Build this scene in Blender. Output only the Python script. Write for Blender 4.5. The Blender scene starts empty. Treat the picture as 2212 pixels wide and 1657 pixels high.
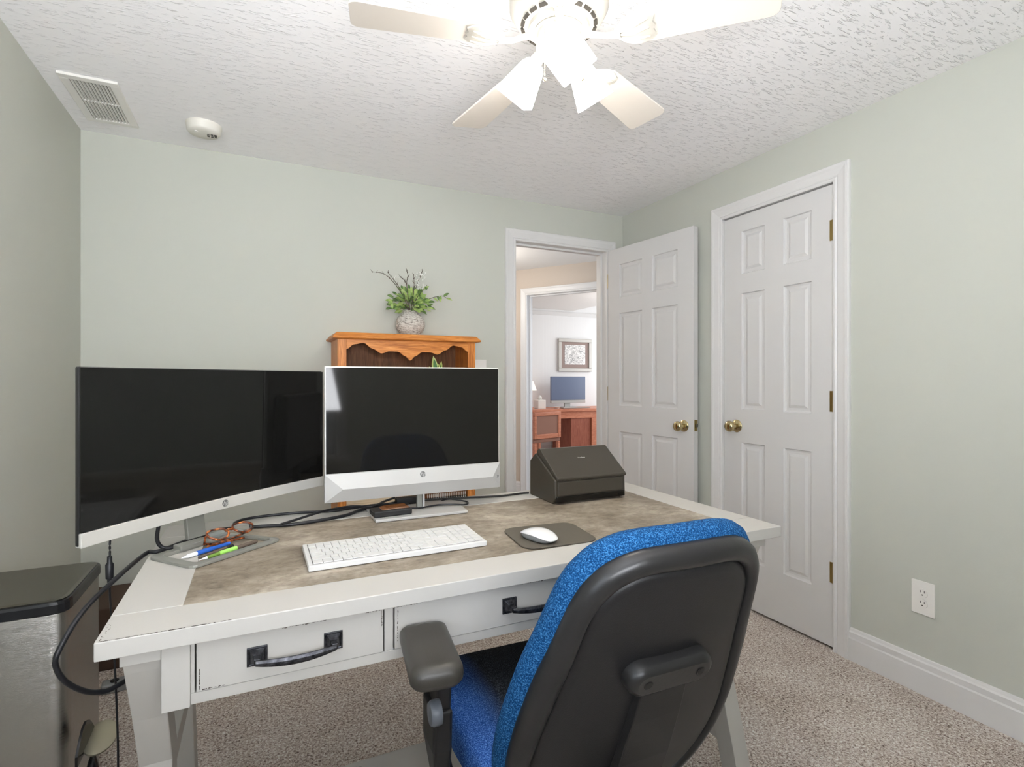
import bpy, math, random
from mathutils import Vector, Matrix
random.seed(7)
PI = math.pi
SC = bpy.context.scene
COL = SC.collection

# ---------------------------------------------------------------- camera, world, lights, exposure
cam_d = bpy.data.cameras.new('camera')
cam_d.lens = 18.70; cam_d.sensor_width = 36.0; cam_d.shift_y = -0.00384
cam_d.clip_start = 0.02; cam_d.clip_end = 60
cam = bpy.data.objects.new('camera', cam_d); COL.objects.link(cam)
cam.location = (0, 0, 1.175); cam.rotation_euler = (PI/2, 0, -math.radians(25.30))
SC.camera = cam
SC.view_settings.view_transform = 'Standard'; SC.view_settings.look = 'None'
SC.view_settings.gamma = 1; SC.view_settings.use_curve_mapping = False
SC.view_settings.exposure = 0.80
SC.cycles.diffuse_bounces = 8

w = bpy.data.worlds.new('sky'); SC.world = w; w.use_nodes = True
w.node_tree.nodes['Background'].inputs[0].default_value = (0.70, 0.83, 1.0, 1)
w.node_tree.nodes['Background'].inputs[1].default_value = 1.2

def area_light(name, loc, rot, sx, sy, power, color):
    l = bpy.data.lights.new(name, 'AREA'); l.shape = 'RECTANGLE'; l.size = sx; l.size_y = sy
    l.energy = power; l.color = color
    o = bpy.data.objects.new(name, l); COL.objects.link(o); o.location = loc; o.rotation_euler = rot
    return o
# daylight through the two windows of the room, behind the camera
area_light('window_daylight', (0.0, -0.66, 1.40), (PI/2+1.0, 0, 0), 0.86, 1.28, 60, (0.95, 0.965, 1.0))
area_light('window_daylight', (-0.86, 0.05, 1.40), (PI/2+.95, 0, -PI/2), 0.86, 1.28, 10, (0.90, 0.95, 1.0))
# hallway lamp, bright window of the far room, and an added fill light there
def point_light(name, loc, power, color, r=0.06):
    l = bpy.data.lights.new(name, 'POINT'); l.energy = power; l.color = color; l.shadow_soft_size = r
    o = bpy.data.objects.new(name, l); COL.objects.link(o); o.location = loc
point_light('hall_lamp_light', (1.62, 4.35, 2.0), 11, (1.0, 0.95, 0.88), 0.12)
area_light('window_daylight', (5.9, 6.0, 1.5), (0, PI/2, 0), 1.5, 2.2, 26, (0.90, 0.95, 1.0))
point_light('far_room_fill_light', (4.4, 5.6, 1.9), 9, (1.0, 0.98, 0.97), 0.3)

# ---------------------------------------------------------------- helpers
def s2l(c):
    return tuple(((v/255)/12.92 if v/255 <= .04045 else ((v/255+.055)/1.055)**2.4) for v in c)

def mat(name, rgb, rough=.5, metal=0, spec=.5, coat=0, emis=None, estr=0, trans=0, ior=1.45, alpha=1):
    m = bpy.data.materials.new(name); m.use_nodes = True
    b = m.node_tree.nodes['Principled BSDF']
    c = s2l(rgb)
    b.inputs['Base Color'].default_value = (*c, 1)
    b.inputs['Roughness'].default_value = rough; b.inputs['Metallic'].default_value = metal
    b.inputs['Specular IOR Level'].default_value = spec
    b.inputs['Coat Weight'].default_value = coat; b.inputs['Coat Roughness'].default_value = .05
    b.inputs['Transmission Weight'].default_value = trans; b.inputs['IOR'].default_value = ior
    if emis:
        b.inputs['Emission Color'].default_value = (*s2l(emis), 1)
        b.inputs['Emission Strength'].default_value = estr
    return m

def nodes(m): return m.node_tree.nodes, m.node_tree.links, m.node_tree.nodes['Principled BSDF']

def coords(m, scale=(1, 1, 1), rot=(0, 0, 0), kind='Object'):
    n, l, b = nodes(m)
    tc = n.new('ShaderNodeTexCoord'); mp = n.new('ShaderNodeMapping')
    mp.inputs['Scale'].default_value = scale; mp.inputs['Rotation'].default_value = rot
    l.new(tc.outputs[kind], mp.inputs[0]); return mp.outputs[0]

def noise(m, vec, scale, detail=2, rough=.5, dist=0):
    n, l, b = nodes(m)
    t = n.new('ShaderNodeTexNoise'); t.inputs['Scale'].default_value = scale
    t.inputs['Detail'].default_value = detail; t.inputs['Roughness'].default_value = rough
    t.inputs['Distortion'].default_value = dist
    l.new(vec, t.inputs['Vector']); return t.outputs[0]

def ramp(m, fac, stops):
    n, l, b = nodes(m)
    r = n.new('ShaderNodeValToRGB'); e = r.color_ramp.elements
    while len(e) < len(stops): e.new(.5)
    for el, (p, c) in zip(e, stops):
        el.position = p; el.color = (*s2l(c), 1)
    l.new(fac, r.inputs[0]); return r.outputs[0]

def bump(m, h, strength=.3, dist=.002):
    n, l, b = nodes(m)
    bp = n.new('ShaderNodeBump'); bp.inputs['Strength'].default_value = strength
    bp.inputs['Distance'].default_value = dist
    l.new(h, bp.inputs['Height']); l.new(bp.outputs[0], b.inputs['Normal']); return bp

def base(m, col):
    n, l, b = nodes(m); l.new(col, b.inputs['Base Color'])

M = {}
def paint(name, rgb, rough=.6, sc=220, st=.12):
    m = mat(name, rgb, rough); v = coords(m); bump(m, noise(m, v, sc, 3), st, .001); return m
M['wall'] = paint('sage_wall_paint', (188, 190, 181), .75, 180, .15)
M['hallwall'] = paint('beige_wall_paint', (196, 184, 172), .8)
M['white'] = paint('white_trim_paint', (212, 211, 210), .38, 60, .03)
M['doorwhite'] = paint('white_door_paint', (205, 204, 203), .42, 60, .03)
M['hallceil'] = paint('hall_ceiling_paint', (225, 223, 220), .8)
# ceiling: brushed plaster, short strokes that change direction
m = mat('textured_ceiling_plaster', (246, 245, 246), .85)
n, l, b = nodes(m)
v = coords(m, (1, 1, 1))
def strokes(rot, sc, scale, off=(0, 0, 0)):
    mp = n.new('ShaderNodeMapping'); mp.inputs['Scale'].default_value = sc; mp.inputs['Rotation'].default_value = (0, 0, rot)
    mp.inputs['Location'].default_value = off
    l.new(v, mp.inputs[0]); t = noise(m, mp.outputs[0], scale, 3, .6, .35)
    cr = n.new('ShaderNodeMapRange'); cr.inputs[1].default_value = .57; cr.inputs[2].default_value = .66
    l.new(t, cr.inputs[0]); return cr.outputs[0]
s1 = strokes(.35, (1, 5.0, 1), 20); s2 = strokes(-.55, (1, 5.0, 1), 22, (3, 1, 0)); s3 = strokes(1.5, (1, 4.5, 1), 21, (7, 2, 0))
def mixf(a_, b_, scale, off):
    mp = n.new('ShaderNodeMapping'); mp.inputs['Location'].default_value = off; l.new(v, mp.inputs[0])
    t = noise(m, mp.outputs[0], scale, 1)
    cr = n.new('ShaderNodeMapRange'); cr.inputs[1].default_value = .46; cr.inputs[2].default_value = .54; l.new(t, cr.inputs[0])
    x_ = n.new('ShaderNodeMix'); x_.data_type = 'FLOAT'; l.new(cr.outputs[0], x_.inputs[0]); l.new(a_, x_.inputs[2]); l.new(b_, x_.inputs[3]); return x_.outputs[0]
hgt = mixf(mixf(s1, s2, 3.2, (0, 0, 0)), s3, 2.6, (5, 9, 0))
bump(m, hgt, .72, .006)
M['ceiling'] = m
# carpet
m = mat('taupe_frieze_carpet', (150, 136, 125), .95, spec=.1)
v = coords(m)
n, l, b = nodes(m)
f1 = noise(m, v, 130, 3, .8, .6); f2 = noise(m, v, 5, 2)
mx = n.new('ShaderNodeMath'); mx.operation = 'MULTIPLY_ADD'; mx.inputs[1].default_value = .14
l.new(f2, mx.inputs[0]); l.new(f1, mx.inputs[2])
base(m, ramp(m, mx.outputs[0], [(.40, (96, 80, 70)), (.49, (184, 168, 156)), (.58, (220, 206, 195)), (.70, (255, 252, 246))]))
bump(m, f1, 1.0, .012)
M['carpet'] = m
M['farfloor'] = mat('far_room_carpet', (200, 190, 180), .9)
# desk
M['desk'] = paint('chalky_white_desk_paint', (176, 173, 167), .5, 90, .06)
m = mat('grey_concrete_look_laminate', (150, 140, 125), .5)
v = coords(m, (1, 1.35, 1))
f = noise(m, v, 5.5, 12, .74, .25)
f2 = noise(m, v, 46, 6, .7)
n, l, b = nodes(m)
mx = n.new('ShaderNodeMix'); mx.data_type = 'RGBA'; mx.blend_type = 'MULTIPLY'; mx.inputs[0].default_value = .55
l.new(ramp(m, f, [(.33, (96, 84, 70)), (.46, (130, 119, 104)), (.55, (150, 139, 124)), (.68, (182, 172, 157))]), mx.inputs[6])
l.new(ramp(m, f2, [(.30, (92, 86, 78)), (.42, (215, 212, 208)), (.6, (255, 255, 255))]), mx.inputs[7])
base(m, mx.outputs[2]); bump(m, f2, .2, .002)
M['inlay'] = m
M['chip'] = mat('dark_worn_wood', (62, 52, 44), .8)
m = mat('antiqued_dark_metal', (58, 58, 60), .38, .85)
v = coords(m); base(m, ramp(m, noise(m, v, 90, 5, .7), [(.35, (34, 35, 38)), (.62, (84, 84, 88)), (.8, (130, 130, 134))]))
M['pull'] = m
# electronics
M['screen'] = mat('glossy_black_screen', (16, 16, 15), .05, spec=.32)
M['screen2'] = mat('dusty_black_screen', (22, 21, 19), .05, spec=.32)
M['bezel'] = mat('black_bezel_plastic', (22, 22, 23), .4)
M['silver'] = mat('silver_plastic', (172, 171, 168), .38, .15)
M['silverw'] = mat('warm_white_silver_plastic', (184, 182, 176), .4, .1)
M['standgrey'] = mat('satin_grey_metal', (140, 140, 133), .36, .4)
M['logo'] = mat('dark_grey_logo', (96, 96, 94), .4)
M['keyw'] = mat('white_key_plastic', (200, 199, 196), .45)
M['gapgrey'] = mat('grey_key_gap', (112, 111, 108), .6)
M['mousew'] = mat('white_glossy_mouse', (206, 206, 205), .18, coat=.3)
M['mouseg'] = mat('grey_mouse_side', (150, 152, 153), .35, .3)
m = mat('dark_brown_grey_mat', (84, 78, 68), .75); v = coords(m); bump(m, noise(m, v, 500, 2), .4, .001); M['pad'] = m
m = mat('espresso_black_plastic', (56, 51, 43), .36); v = coords(m); bump(m, noise(m, v, 900, 2), .08, .0005); M['scanner'] = m
M['scannerd'] = mat('gloss_black_plastic', (16, 14, 12), .16)
M['text'] = mat('pale_print', (190, 188, 180), .5)
M['cable'] = mat('black_cable_rubber', (24, 25, 29), .42)
M['cabled'] = mat('dark_cable_rubber', (30, 28, 26), .5)
M['brownglass'] = mat('amber_brown_gloss_plastic', (92, 58, 34), .12)
# chair
m = mat('blue_woven_fabric', (32, 96, 158), .9, spec=.15)
v = coords(m)
f = noise(m, v, 420, 2, .6)
base(m, ramp(m, f, [(.36, (8, 46, 86)), (.50, (16, 66, 112)), (.68, (62, 118, 164))]))
bump(m, f, .7, .002)
M['blue'] = m
# seat cover: same weave, charcoal in the middle, blending to blue at both sides
m = mat('charcoal_blue_seat_fabric', (32, 96, 158), .9, spec=.15)
n, l, b = nodes(m); v = coords(m); f = noise(m, v, 420, 2, .6)
c1 = ramp(m, f, [(.36, (26, 60, 120)), (.50, (44, 84, 150)), (.68, (96, 138, 200))])
c2 = ramp(m, f, [(.36, (24, 27, 30)), (.50, (42, 46, 50)), (.68, (84, 90, 96))])
sx_ = n.new('ShaderNodeSeparateXYZ'); l.new(v, sx_.inputs[0])
ab = n.new('ShaderNodeMath'); ab.operation = 'ABSOLUTE'; l.new(sx_.outputs[0], ab.inputs[0])
mr = n.new('ShaderNodeMapRange'); mr.interpolation_type = 'SMOOTHSTEP'; mr.inputs[1].default_value = .13; mr.inputs[2].default_value = .215
l.new(ab.outputs[0], mr.inputs[0])
mxc = n.new('ShaderNodeMix'); mxc.data_type = 'RGBA'; l.new(mr.outputs[0], mxc.inputs[0]); l.new(c2, mxc.inputs[6]); l.new(c1, mxc.inputs[7])
base(m, mxc.outputs[2]); bump(m, f, .7, .002)
M['seatblue'] = m
m = mat('black_pebbled_plastic', (24, 23, 24), .46); v = coords(m); bump(m, noise(m, v, 700, 2), .35, .0008); M['shell'] = m
m = mat('worn_black_rim_plastic', (34, 33, 33), .33); v = coords(m); bump(m, noise(m, v, 60, 5, .7), .25, .001); M['rim'] = m
M['hole'] = mat('deep_black_recess', (12, 12, 13), .5)
m = mat('charcoal_urethane_arm', (52, 49, 44), .36); v = coords(m); bump(m, noise(m, v, 900, 2), .25, .0006); M['arm'] = m
M['knobgrey'] = mat('grey_knob_plastic', (88, 92, 98), .4)
# fan
M['fanwhite'] = mat('white_enamel', (190, 185, 175), .35)
M['blade'] = mat('white_blade_laminate', (226, 218, 208), .5)
M['slot'] = mat('dark_slot', (58, 54, 48), .7)
M['shade'] = mat('lit_frosted_glass', (250, 246, 236), .4, emis=(255, 250, 244), estr=13.0)
M['bulb'] = mat('lit_bulb', (255, 250, 240), .4, emis=(255, 244, 228), estr=12)
M['chain'] = mat('pull_chain_metal', (190, 176, 150), .3, .8)
# misc
M['plasticw'] = mat('white_plastic', (228, 226, 221), .45)
M['plasticd'] = mat('detector_plastic', (226, 223, 214), .5)
M['brass'] = mat('polished_brass', (200, 184, 142), .16, 1)
M['brassd'] = mat('aged_brass', (170, 148, 96), .35, 1)
M['steelgrey'] = mat('latch_steel', (120, 118, 108), .3, 1)
def wood(name, a, bcol, c, sc=(1, 1, 12), rough=.42):
    m = mat(name, bcol, rough); v = coords(m, sc)
    f = noise(m, v, 6, 6, .62, 1.2)
    base(m, ramp(m, f, [(.32, a), (.5, bcol), (.68, c)])); bump(m, f, .08, .001); return m
M['oak'] = wood('honey_oak', (160, 92, 36), (196, 122, 54), (218, 148, 78), (14, 14, 1.2))
M['oakh'] = wood('honey_oak_across', (160, 92, 36), (196, 122, 54), (218, 148, 78), (1.2, 14, 14))
M['oakback'] = wood('brown_panel_back', (88, 56, 32), (112, 74, 44), (130, 90, 56), (14, 14, 1.2), .6)
M['cherry'] = wood('cherry_wood', (176, 106, 80), (196, 126, 98), (208, 144, 116), (1.2, 10, 10))
M['cherryd'] = wood('cherry_wood_panel', (136, 74, 58), (152, 88, 70), (166, 102, 82), (10, 10, 1.2))
# vase: whitewashed ribbed ceramic
m = mat('whitewashed_textured_ceramic', (198, 194, 184), .8)
v = coords(m, (1, 1, 3)); f = noise(m, v, 60, 4, .7)
base(m, ramp(m, f, [(.36, (112, 104, 96)), (.48, (190, 185, 176)), (.7, (222, 219, 212))])); bump(m, f, .8, .004)
M['vase'] = m
def leafm(name, a, bcol):
    m = mat(name, a, .5); v = coords(m); base(m, ramp(m, noise(m, v, 30, 2), [(.3, a), (.7, bcol)])); return m
M['leaf'] = leafm('yellow_green_leaf', (104, 140, 66), (178, 196, 118))
M['leafd'] = leafm('dark_green_leaf', (62, 92, 48), (112, 140, 78))
M['leafv'] = mat('variegated_leaf_edge', (196, 206, 120), .45)
M['leafc'] = mat('deep_leaf_centre', (60, 112, 46), .45)
M['twig'] = mat('brown_grey_twig', (92, 80, 70), .8)
M['bloom'] = mat('white_bud', (226, 226, 220), .7)
M['terra'] = mat('brown_pot', (120, 80, 52), .7)
# steel bin
m = mat('brushed_stainless_steel', (176, 174, 170), .24, 1)
v = coords(m, (3, 3, 160)); f = noise(m, v, 9, 4, .6); bump(m, f, .35, .002)
M['steel'] = m
m = mat('dark_stainless_lid', (120, 116, 108), .3, 1); M['lid'] = m
M['lidrim'] = mat('black_lid_rim', (24, 25, 28), .3)
M['darkbox'] = mat('dark_brown_carton', (66, 48, 36), .7)
M['cream'] = wood('cream_ribbed_card', (188, 168, 136), (214, 198, 170), (226, 214, 190), (1, 1, 90), .7)
M['black'] = mat('matt_black', (24, 24, 25), .5)
M['blackgloss'] = mat('satin_black_metal', (26, 25, 26), .25, .4)
M['discm'] = mat('brushed_pewter_disc', (166, 160, 142), .34, .85)
M['penblue'] = mat('blue_pen_grip', (34, 88, 178), .35); M['penwhite'] = mat('white_pen_barrel', (228, 230, 232), .3)
M['pengreen'] = mat('green_pen_grip', (150, 208, 96), .4); M['pengreend'] = mat('green_pen_barrel', (98, 128, 50), .35)
m = mat('tortoiseshell_acetate', (120, 62, 34), .15); v = coords(m)
base(m, ramp(m, noise(m, v, 90, 3), [(.38, (48, 24, 16)), (.55, (128, 64, 32)), (.68, (196, 120, 66))])); M['tort'] = m
M['lens'] = mat('spectacle_lens', (214, 222, 226), .03, trans=.92, ior=1.12)
M['glass'] = mat('window_glass', (255, 255, 255), .0, trans=1, ior=1.02)
M['curtain'] = mat('pale_blue_curtain', (180, 192, 206), .9)
M['frame_silver'] = mat('silver_leaf_frame', (176, 172, 166), .4, .3)
M['matboard'] = mat('taupe_matboard', (150, 132, 126), .8)
m = mat('pale_sketch_print', (220, 220, 216), .6); v = coords(m)
base(m, ramp(m, noise(m, v, 22, 6, .75, 1.5), [(.42, (150, 150, 150)), (.52, (226, 224, 222)), (.6, (240, 238, 236))])); M['sketch'] = m
M['bluescr'] = mat('blue_grey_screen', (102, 114, 140), .25)
m = mat('white_beadboard_paint', (226, 226, 226), .6); M['bead'] = m
n, l, b = nodes(m); v = coords(m)
wv = n.new('ShaderNodeTexWave'); wv.wave_type = 'BANDS'; wv.bands_direction = 'X'; wv.wave_profile = 'SAW'
wv.inputs['Scale'].default_value = 6.2; l.new(v, wv.inputs['Vector']); bump(m, wv.outputs[0], .25, .004)
M['lampshade'] = mat('pink_white_lampshade', (240, 226, 214), .8, emis=(255, 232, 214), estr=.6)
M['seatpat'] = mat('patterned_chair_seat', (150, 112, 98), .8)

# ---------------------------------------------------------------- mesh building
class MB:
    def __init__(s): s.v = []; s.f = []; s.mi = []; s.sm = []
    def add(s, vs, fs, mi=0, smooth=False):
        o = len(s.v); s.v += [tuple(p) for p in vs]
        for f in fs: s.f.append([i+o for i in f]); s.mi.append(mi); s.sm.append(smooth)
    def box(s, a, b, mi=0, T=None):
        x0, y0, z0 = a; x1, y1, z1 = b
        vs = [Vector(p) for p in ((x0,y0,z0),(x1,y0,z0),(x1,y1,z0),(x0,y1,z0),(x0,y0,z1),(x1,y0,z1),(x1,y1,z1),(x0,y1,z1))]
        if T: vs = [T @ p for p in vs]
        s.add(vs, [(0,3,2,1),(4,5,6,7),(0,1,5,4),(1,2,6,5),(2,3,7,6),(3,0,4,7)], mi)
    def rings(s, rings, mi=0, smooth=True, cap0=True, cap1=True, closed=True):
        n = len(rings[0]); vs = [p for r in rings for p in r]; fs = []
        for i in range(len(rings)-1):
            for j in range(n if closed else n-1):
                k = (j+1) % n
                fs.append((i*n+j, i*n+k, (i+1)*n+k, (i+1)*n+j))
        s.add(vs, fs, mi, smooth)
        if cap0: s.add(rings[0], [tuple(range(n))[::-1]], mi, False)
        if cap1: s.add(rings[-1], [tuple(range(n))], mi, False)
    def tube(s, pts, r, n=10, mi=0, flat=1.0):
        pts = [Vector(p) for p in pts]; rings = []
        up = Vector((0, 0, 1))
        for i, p in enumerate(pts):
            t = (pts[min(i+1, len(pts)-1)] - pts[max(i-1, 0)]).normalized()
            a = up.cross(t)
            if a.length < 1e-3: a = Vector((1, 0, 0)).cross(t)
            a.normalize(); b = t.cross(a)
            rr = r[i] if isinstance(r, (list, tuple)) else r
            rings.append([p + a*math.cos(2*PI*k/n)*rr + b*math.sin(2*PI*k/n)*rr*flat for k in range(n)])
        s.rings(rings, mi)
    def lathe(s, prof, c=(0, 0, 0), n=32, mi=0, T=None, cap=True, smooth=True):
        rings = []
        for r, z in prof:
            ring = [Vector((c[0]+r*math.cos(2*PI*k/n), c[1]+r*math.sin(2*PI*k/n), c[2]+z)) for k in range(n)]
            if T: ring = [T @ p for p in ring]
            rings.append(ring)
        s.rings(rings, mi, smooth, cap, cap)
    def prism(s, poly, ax, a, b, mi=0, T=None, smooth=False):
        # poly: 2D points; ax: extrusion axis 0,1,2 (remaining axes in order)
        def mk(p, d):
            v = [0, 0, 0]; o = [i for i in range(3) if i != ax]
            v[o[0]], v[o[1]], v[ax] = p[0], p[1], d
            v = Vector(v); return T @ v if T else v
        A = [mk(p, a) for p in poly]; B = [mk(p, b) for p in poly]
        s.rings([A, B], mi, smooth)
    def sphere(s, c, r, n=16, mi=0, sc=(1, 1, 1), T=None):
        rings = []
        m_ = n//2
        for i in range(m_+1):
            a = PI*max(.02, min(m_-.02, i))/m_
            ring = [Vector((c[0]+sc[0]*r*math.sin(a)*math.cos(2*PI*k/n), c[1]+sc[1]*r*math.sin(a)*math.sin(2*PI*k/n), c[2]-sc[2]*r*math.cos(a))) for k in range(n)]
            if T: ring = [T @ p for p in ring]
            rings.append(ring)
        s.rings(rings, mi)
    def build(s, name, mats, parent=None, loc=None, rot=None, bevel=0, seg=2, sub=0, fix=True, solid=0):
        me = bpy.data.meshes.new(name); me.from_pydata(s.v, [], s.f)
        if not isinstance(mats, (list, tuple)): mats = [mats]
        for m_ in mats: me.materials.append(M[m_] if isinstance(m_, str) else m_)
        for p, i, sm in zip(me.polygons, s.mi, s.sm): p.material_index = i; p.use_smooth = sm
        me.update()
        if fix:
            import bmesh
            bm = bmesh.new(); bm.from_mesh(me)
            bmesh.ops.remove_doubles(bm, verts=bm.verts, dist=1e-6)
            bmesh.ops.recalc_face_normals(bm, faces=bm.faces)
            for e in bm.edges:
                if len(e.link_faces) == 2 and e.calc_face_angle(0) > .87: e.smooth = False
            bm.to_mesh(me); bm.free()
        o = bpy.data.objects.new(name, me); COL.objects.link(o)
        if parent: o.parent = parent
        if loc: o.location = loc
        if rot: o.rotation_euler = rot
        if bevel:
            b = o.modifiers.new('bevel', 'BEVEL'); b.width = bevel; b.segments = seg; b.limit_method = 'ANGLE'; b.angle_limit = .6
            b.harden_normals = False
        if sub:
            b = o.modifiers.new('sub', 'SUBSURF'); b.levels = sub; b.render_levels = sub
        return o

def tag(o, label=None, cat=None, group=None, kind=None):
    if label: o['label'] = label
    if cat: o['category'] = cat
    if group: o['group'] = group
    if kind: o['kind'] = kind
    return o
def thing(name, label, cat, loc=(0, 0, 0), rz=0, group=None):
    o = bpy.data.objects.new(name, None); COL.objects.link(o); o.empty_display_size = .05
    o.location = loc; o.rotation_euler = (0, 0, rz)
    return tag(o, label, cat, group)
def struct(o): o['kind'] = 'structure'; return o
def copy_tree(o, parent=None):
    c = o.copy(); COL.objects.link(c); c.parent = parent
    for ch in [x for x in list(COL.objects) if x.parent == o]: copy_tree(ch, c)
    return c
def B(a, b, name, m, parent=None, bevel=.002, **k):
    mb = MB(); mb.box(a, b); return mb.build(name, m, parent, bevel=bevel, **k)
def smooth_path(pts, n=8):
    pts = [Vector(p) for p in pts]; P = [pts[0]] + pts + [pts[-1]]; out = []
    for i in range(1, len(P)-2):
        for t in range(n):
            t /= n; a, b, c, d = P[i-1], P[i], P[i+1], P[i+2]
            out.append(.5*((2*b) + (c-a)*t + (2*a-5*b+4*c-d)*t*t + (3*b-a-3*c+d)*t**3))
    out.append(pts[-1]); return out
def text_mesh(name, txt, size, m, parent, loc, rot, ext=.0004, shear=0, align='CENTER'):
    c = bpy.data.curves.new(name, 'FONT'); c.body = txt; c.size = size; c.extrude = ext; c.shear = shear
    c.align_x = align; c.align_y = 'CENTER'
    t = bpy.data.objects.new(name, c); COL.objects.link(t)
    dg = bpy.context.evaluated_depsgraph_get(); dg.update()
    me = bpy.data.meshes.new_from_object(t.evaluated_get(dg))
    COL.objects.unlink(t); bpy.data.objects.remove(t)
    me.materials.clear(); me.materials.append(M[m])
    o = bpy.data.objects.new(name, me); COL.objects.link(o); o.parent = parent; o.location = loc; o.rotation_euler = rot
    return o

# ---------------------------------------------------------------- room shell
XL, XR, YB, YF, H = -0.727, 2.245, 2.973, -0.53, 2.292
TH = .10
struct(B((XL-TH, YF-TH, -.05), (XR+TH, YB+TH, 0), 'floor', 'carpet', bevel=0))
struct(B((XL-TH, YF-TH, H), (XR+TH, YB+TH, H+.05), 'ceiling', 'ceiling', bevel=0))
LY0, LY1 = -.40, .50
mb = MB(); mb.box((XL-TH, YF-TH, 0), (XL, LY0, H)); mb.box((XL-TH, LY1, 0), (XL, YB+TH, H)); mb.box((XL-TH, LY0, 0), (XL, LY1, .74)); mb.box((XL-TH, LY0, 2.06), (XL, LY1, H))
struct(mb.build('wall_left', 'wall', fix=False))
# back wall with the doorway
DX0, DX1, DZ = 1.428, 2.105, 2.035
mb = MB()
mb.box((XL, YB, 0), (DX0-.018, YB+TH, H)); mb.box((DX1+.018, YB, 0), (XR+TH, YB+TH, H)); mb.box((DX0-.018, YB, DZ+.018), (DX1+.018, YB+TH, H))
struct(mb.build('wall_back', 'wall', fix=False))
# right wall with closet opening
CY0, CY1, CZ = 1.485, 2.095, 2.03
mb = MB()
mb.box((XR, YF-TH, 0), (XR+TH, CY0-.018, H)); mb.box((XR, CY1+.018, 0), (XR+TH, YB, H)); mb.box((XR, CY0-.018, CZ+.018), (XR+TH, CY1+.018, H))
struct(mb.build('wall_right', 'wall', fix=False))
struct(B((XR+TH, CY0-.1, 0), (XR+TH+.02, CY1+.1, H), 'wall_closet', 'white', bevel=0))
# front wall (behind the camera) with two windows
WIN = [(-.45, .45)]; WZ0, WZ1 = .74, 2.06
mb = MB(); xs = XL
for a, b in WIN:
    mb.box((xs, YF-TH, 0), (a, YF, H)); mb.box((a, YF-TH, 0), (b, YF, WZ0)); mb.box((a, YF-TH, WZ1), (b, YF, H)); xs = b
mb.box((xs, YF-TH, 0), (XR, YF, H))
struct(mb.build('wall_front', 'wall', fix=False))
def make_window(name, T, a, b):
    # local: x along the wall, y into the room, wall face at y=0
    t = .045; mb = MB(); q = lambda p0, p1: mb.box(p0, p1, T=T)
    q((a, -.09, WZ0), (a+t, -.04, WZ1)); q((b-t, -.09, WZ0), (b, -.04, WZ1)); q((a+t, -.09, WZ0), (b-t, -.04, WZ0+t)); q((a+t, -.09, WZ1-t), (b-t, -.04, WZ1)); q((a+t, -.085, 1.38), (b-t, -.045, 1.42))
    win = struct(mb.build(name, 'white'))
    mb = MB(); q = lambda p0, p1: mb.box(p0, p1, T=T)
    q((a+t, -.068, WZ0+t), (b-t, -.064, 1.38)); q((a+t, -.068, 1.42), (b-t, -.064, WZ1-t)); mb.build('window_pane', 'glass', win)
    mb = MB(); q = lambda p0, p1: mb.box(p0, p1, T=T)
    q((a-.07, 0, WZ0), (a, .018, WZ1)); q((b, 0, WZ0), (b+.07, .018, WZ1)); q((a-.07, 0, WZ1), (b+.07, .018, WZ1+.07)); q((a-.09, 0, WZ0-.03), (b+.09, .05, WZ0)); mb.build('window_casing', 'white', win)
make_window('window_1', Matrix.Translation((0, YF, 0)), -.45, .45)
make_window('window_2', Matrix.Translation((XL, 0, 0)) @ Matrix.Rotation(-PI/2, 4, 'Z'), -LY1, -LY0)

# baseboards
BP = [(0, 0), (.016, 0), (.016, .092), (.013, .098), (.013, .118), (.009, .124), (.006, .133), (0, .135)]
def baseboard(name, p0, p1, nrm, zb=0, m='white'):
    mb = MB(); nx, ny = nrm
    A = [(p0[0]+nx*d, p0[1]+ny*d, zb+z) for d, z in BP]; Bq = [(p1[0]+nx*d, p1[1]+ny*d, zb+z) for d, z in BP]
    mb.rings([A, Bq], 0, False); return struct(mb.build(name, m))
baseboard('baseboard_right', (XR, 1.419), (XR, YF), (-1, 0))
baseboard('baseboard_right_far', (XR, YB), (XR, 2.17), (-1, 0))
baseboard('baseboard_back', (XL, YB), (1.355, YB), (0, -1))
baseboard('baseboard_left', (XL, YF), (XL, YB-.016), (1, 0))

# casing: profile (outward offset, projection) swept round an opening
CP = [(0, 0), (0, .010), (.006, .013), (.012, .013), (.017, .009), (.022, .012), (.048, .016), (.058, .019), (.068, .019), (.072, .012), (.072, 0)]
def casing(name, o, u, nrm, w_, h_, m='white', parent=None, sides=(1, 1)):
    o = Vector(o); u = Vector(u); nrm = Vector(nrm); z = Vector((0, 0, 1)); mb = MB()
    sts = []
    for k in range(4):
        ring = []
        for off, d in CP:
            if k == 0: p = o - u*off
            elif k == 1: p = o - u*off + z*(h_+off)
            elif k == 2: p = o + u*(w_+off) + z*(h_+off)
            else: p = o + u*(w_+off)
            ring.append(p + nrm*d)
        sts.append(ring)
    mb.rings(sts, 0, False)
    return mb.build(name, m, parent)
def jamb(name, o, u, nrm, w_, h_, dep, m='white', stop=True, parent=None):
    # lining of an opening: boards run from the wall face back by dep (against nrm)
    o = Vector(o); u = Vector(u); nrm = Vector(nrm); T = Matrix((( u.x, -nrm.x, 0, o.x), (u.y, -nrm.y, 0, o.y), (0, 0, 1, o.z), (0, 0, 0, 1)))
    mb = MB(); t = .018
    mb.box((-t, 0, 0), (0, dep, h_+t), T=T); mb.box((w_, 0, 0), (w_+t, dep, h_+t), T=T); mb.box((0, 0, h_), (w_, dep, h_+t), T=T)
    if stop:
        mb.box((0, .045, 0), (.012, .08, h_-.012), T=T); mb.box((w_-.012, .045, 0), (w_, .08, h_-.012), T=T); mb.box((0, .045, h_-.012), (w_, .08, h_), T=T)
    return mb.build(name, m, parent)
struct(casing('trim_1', (DX0, YB, 0), (1, 0, 0), (0, -1, 0), DX1-DX0, DZ))
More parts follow.
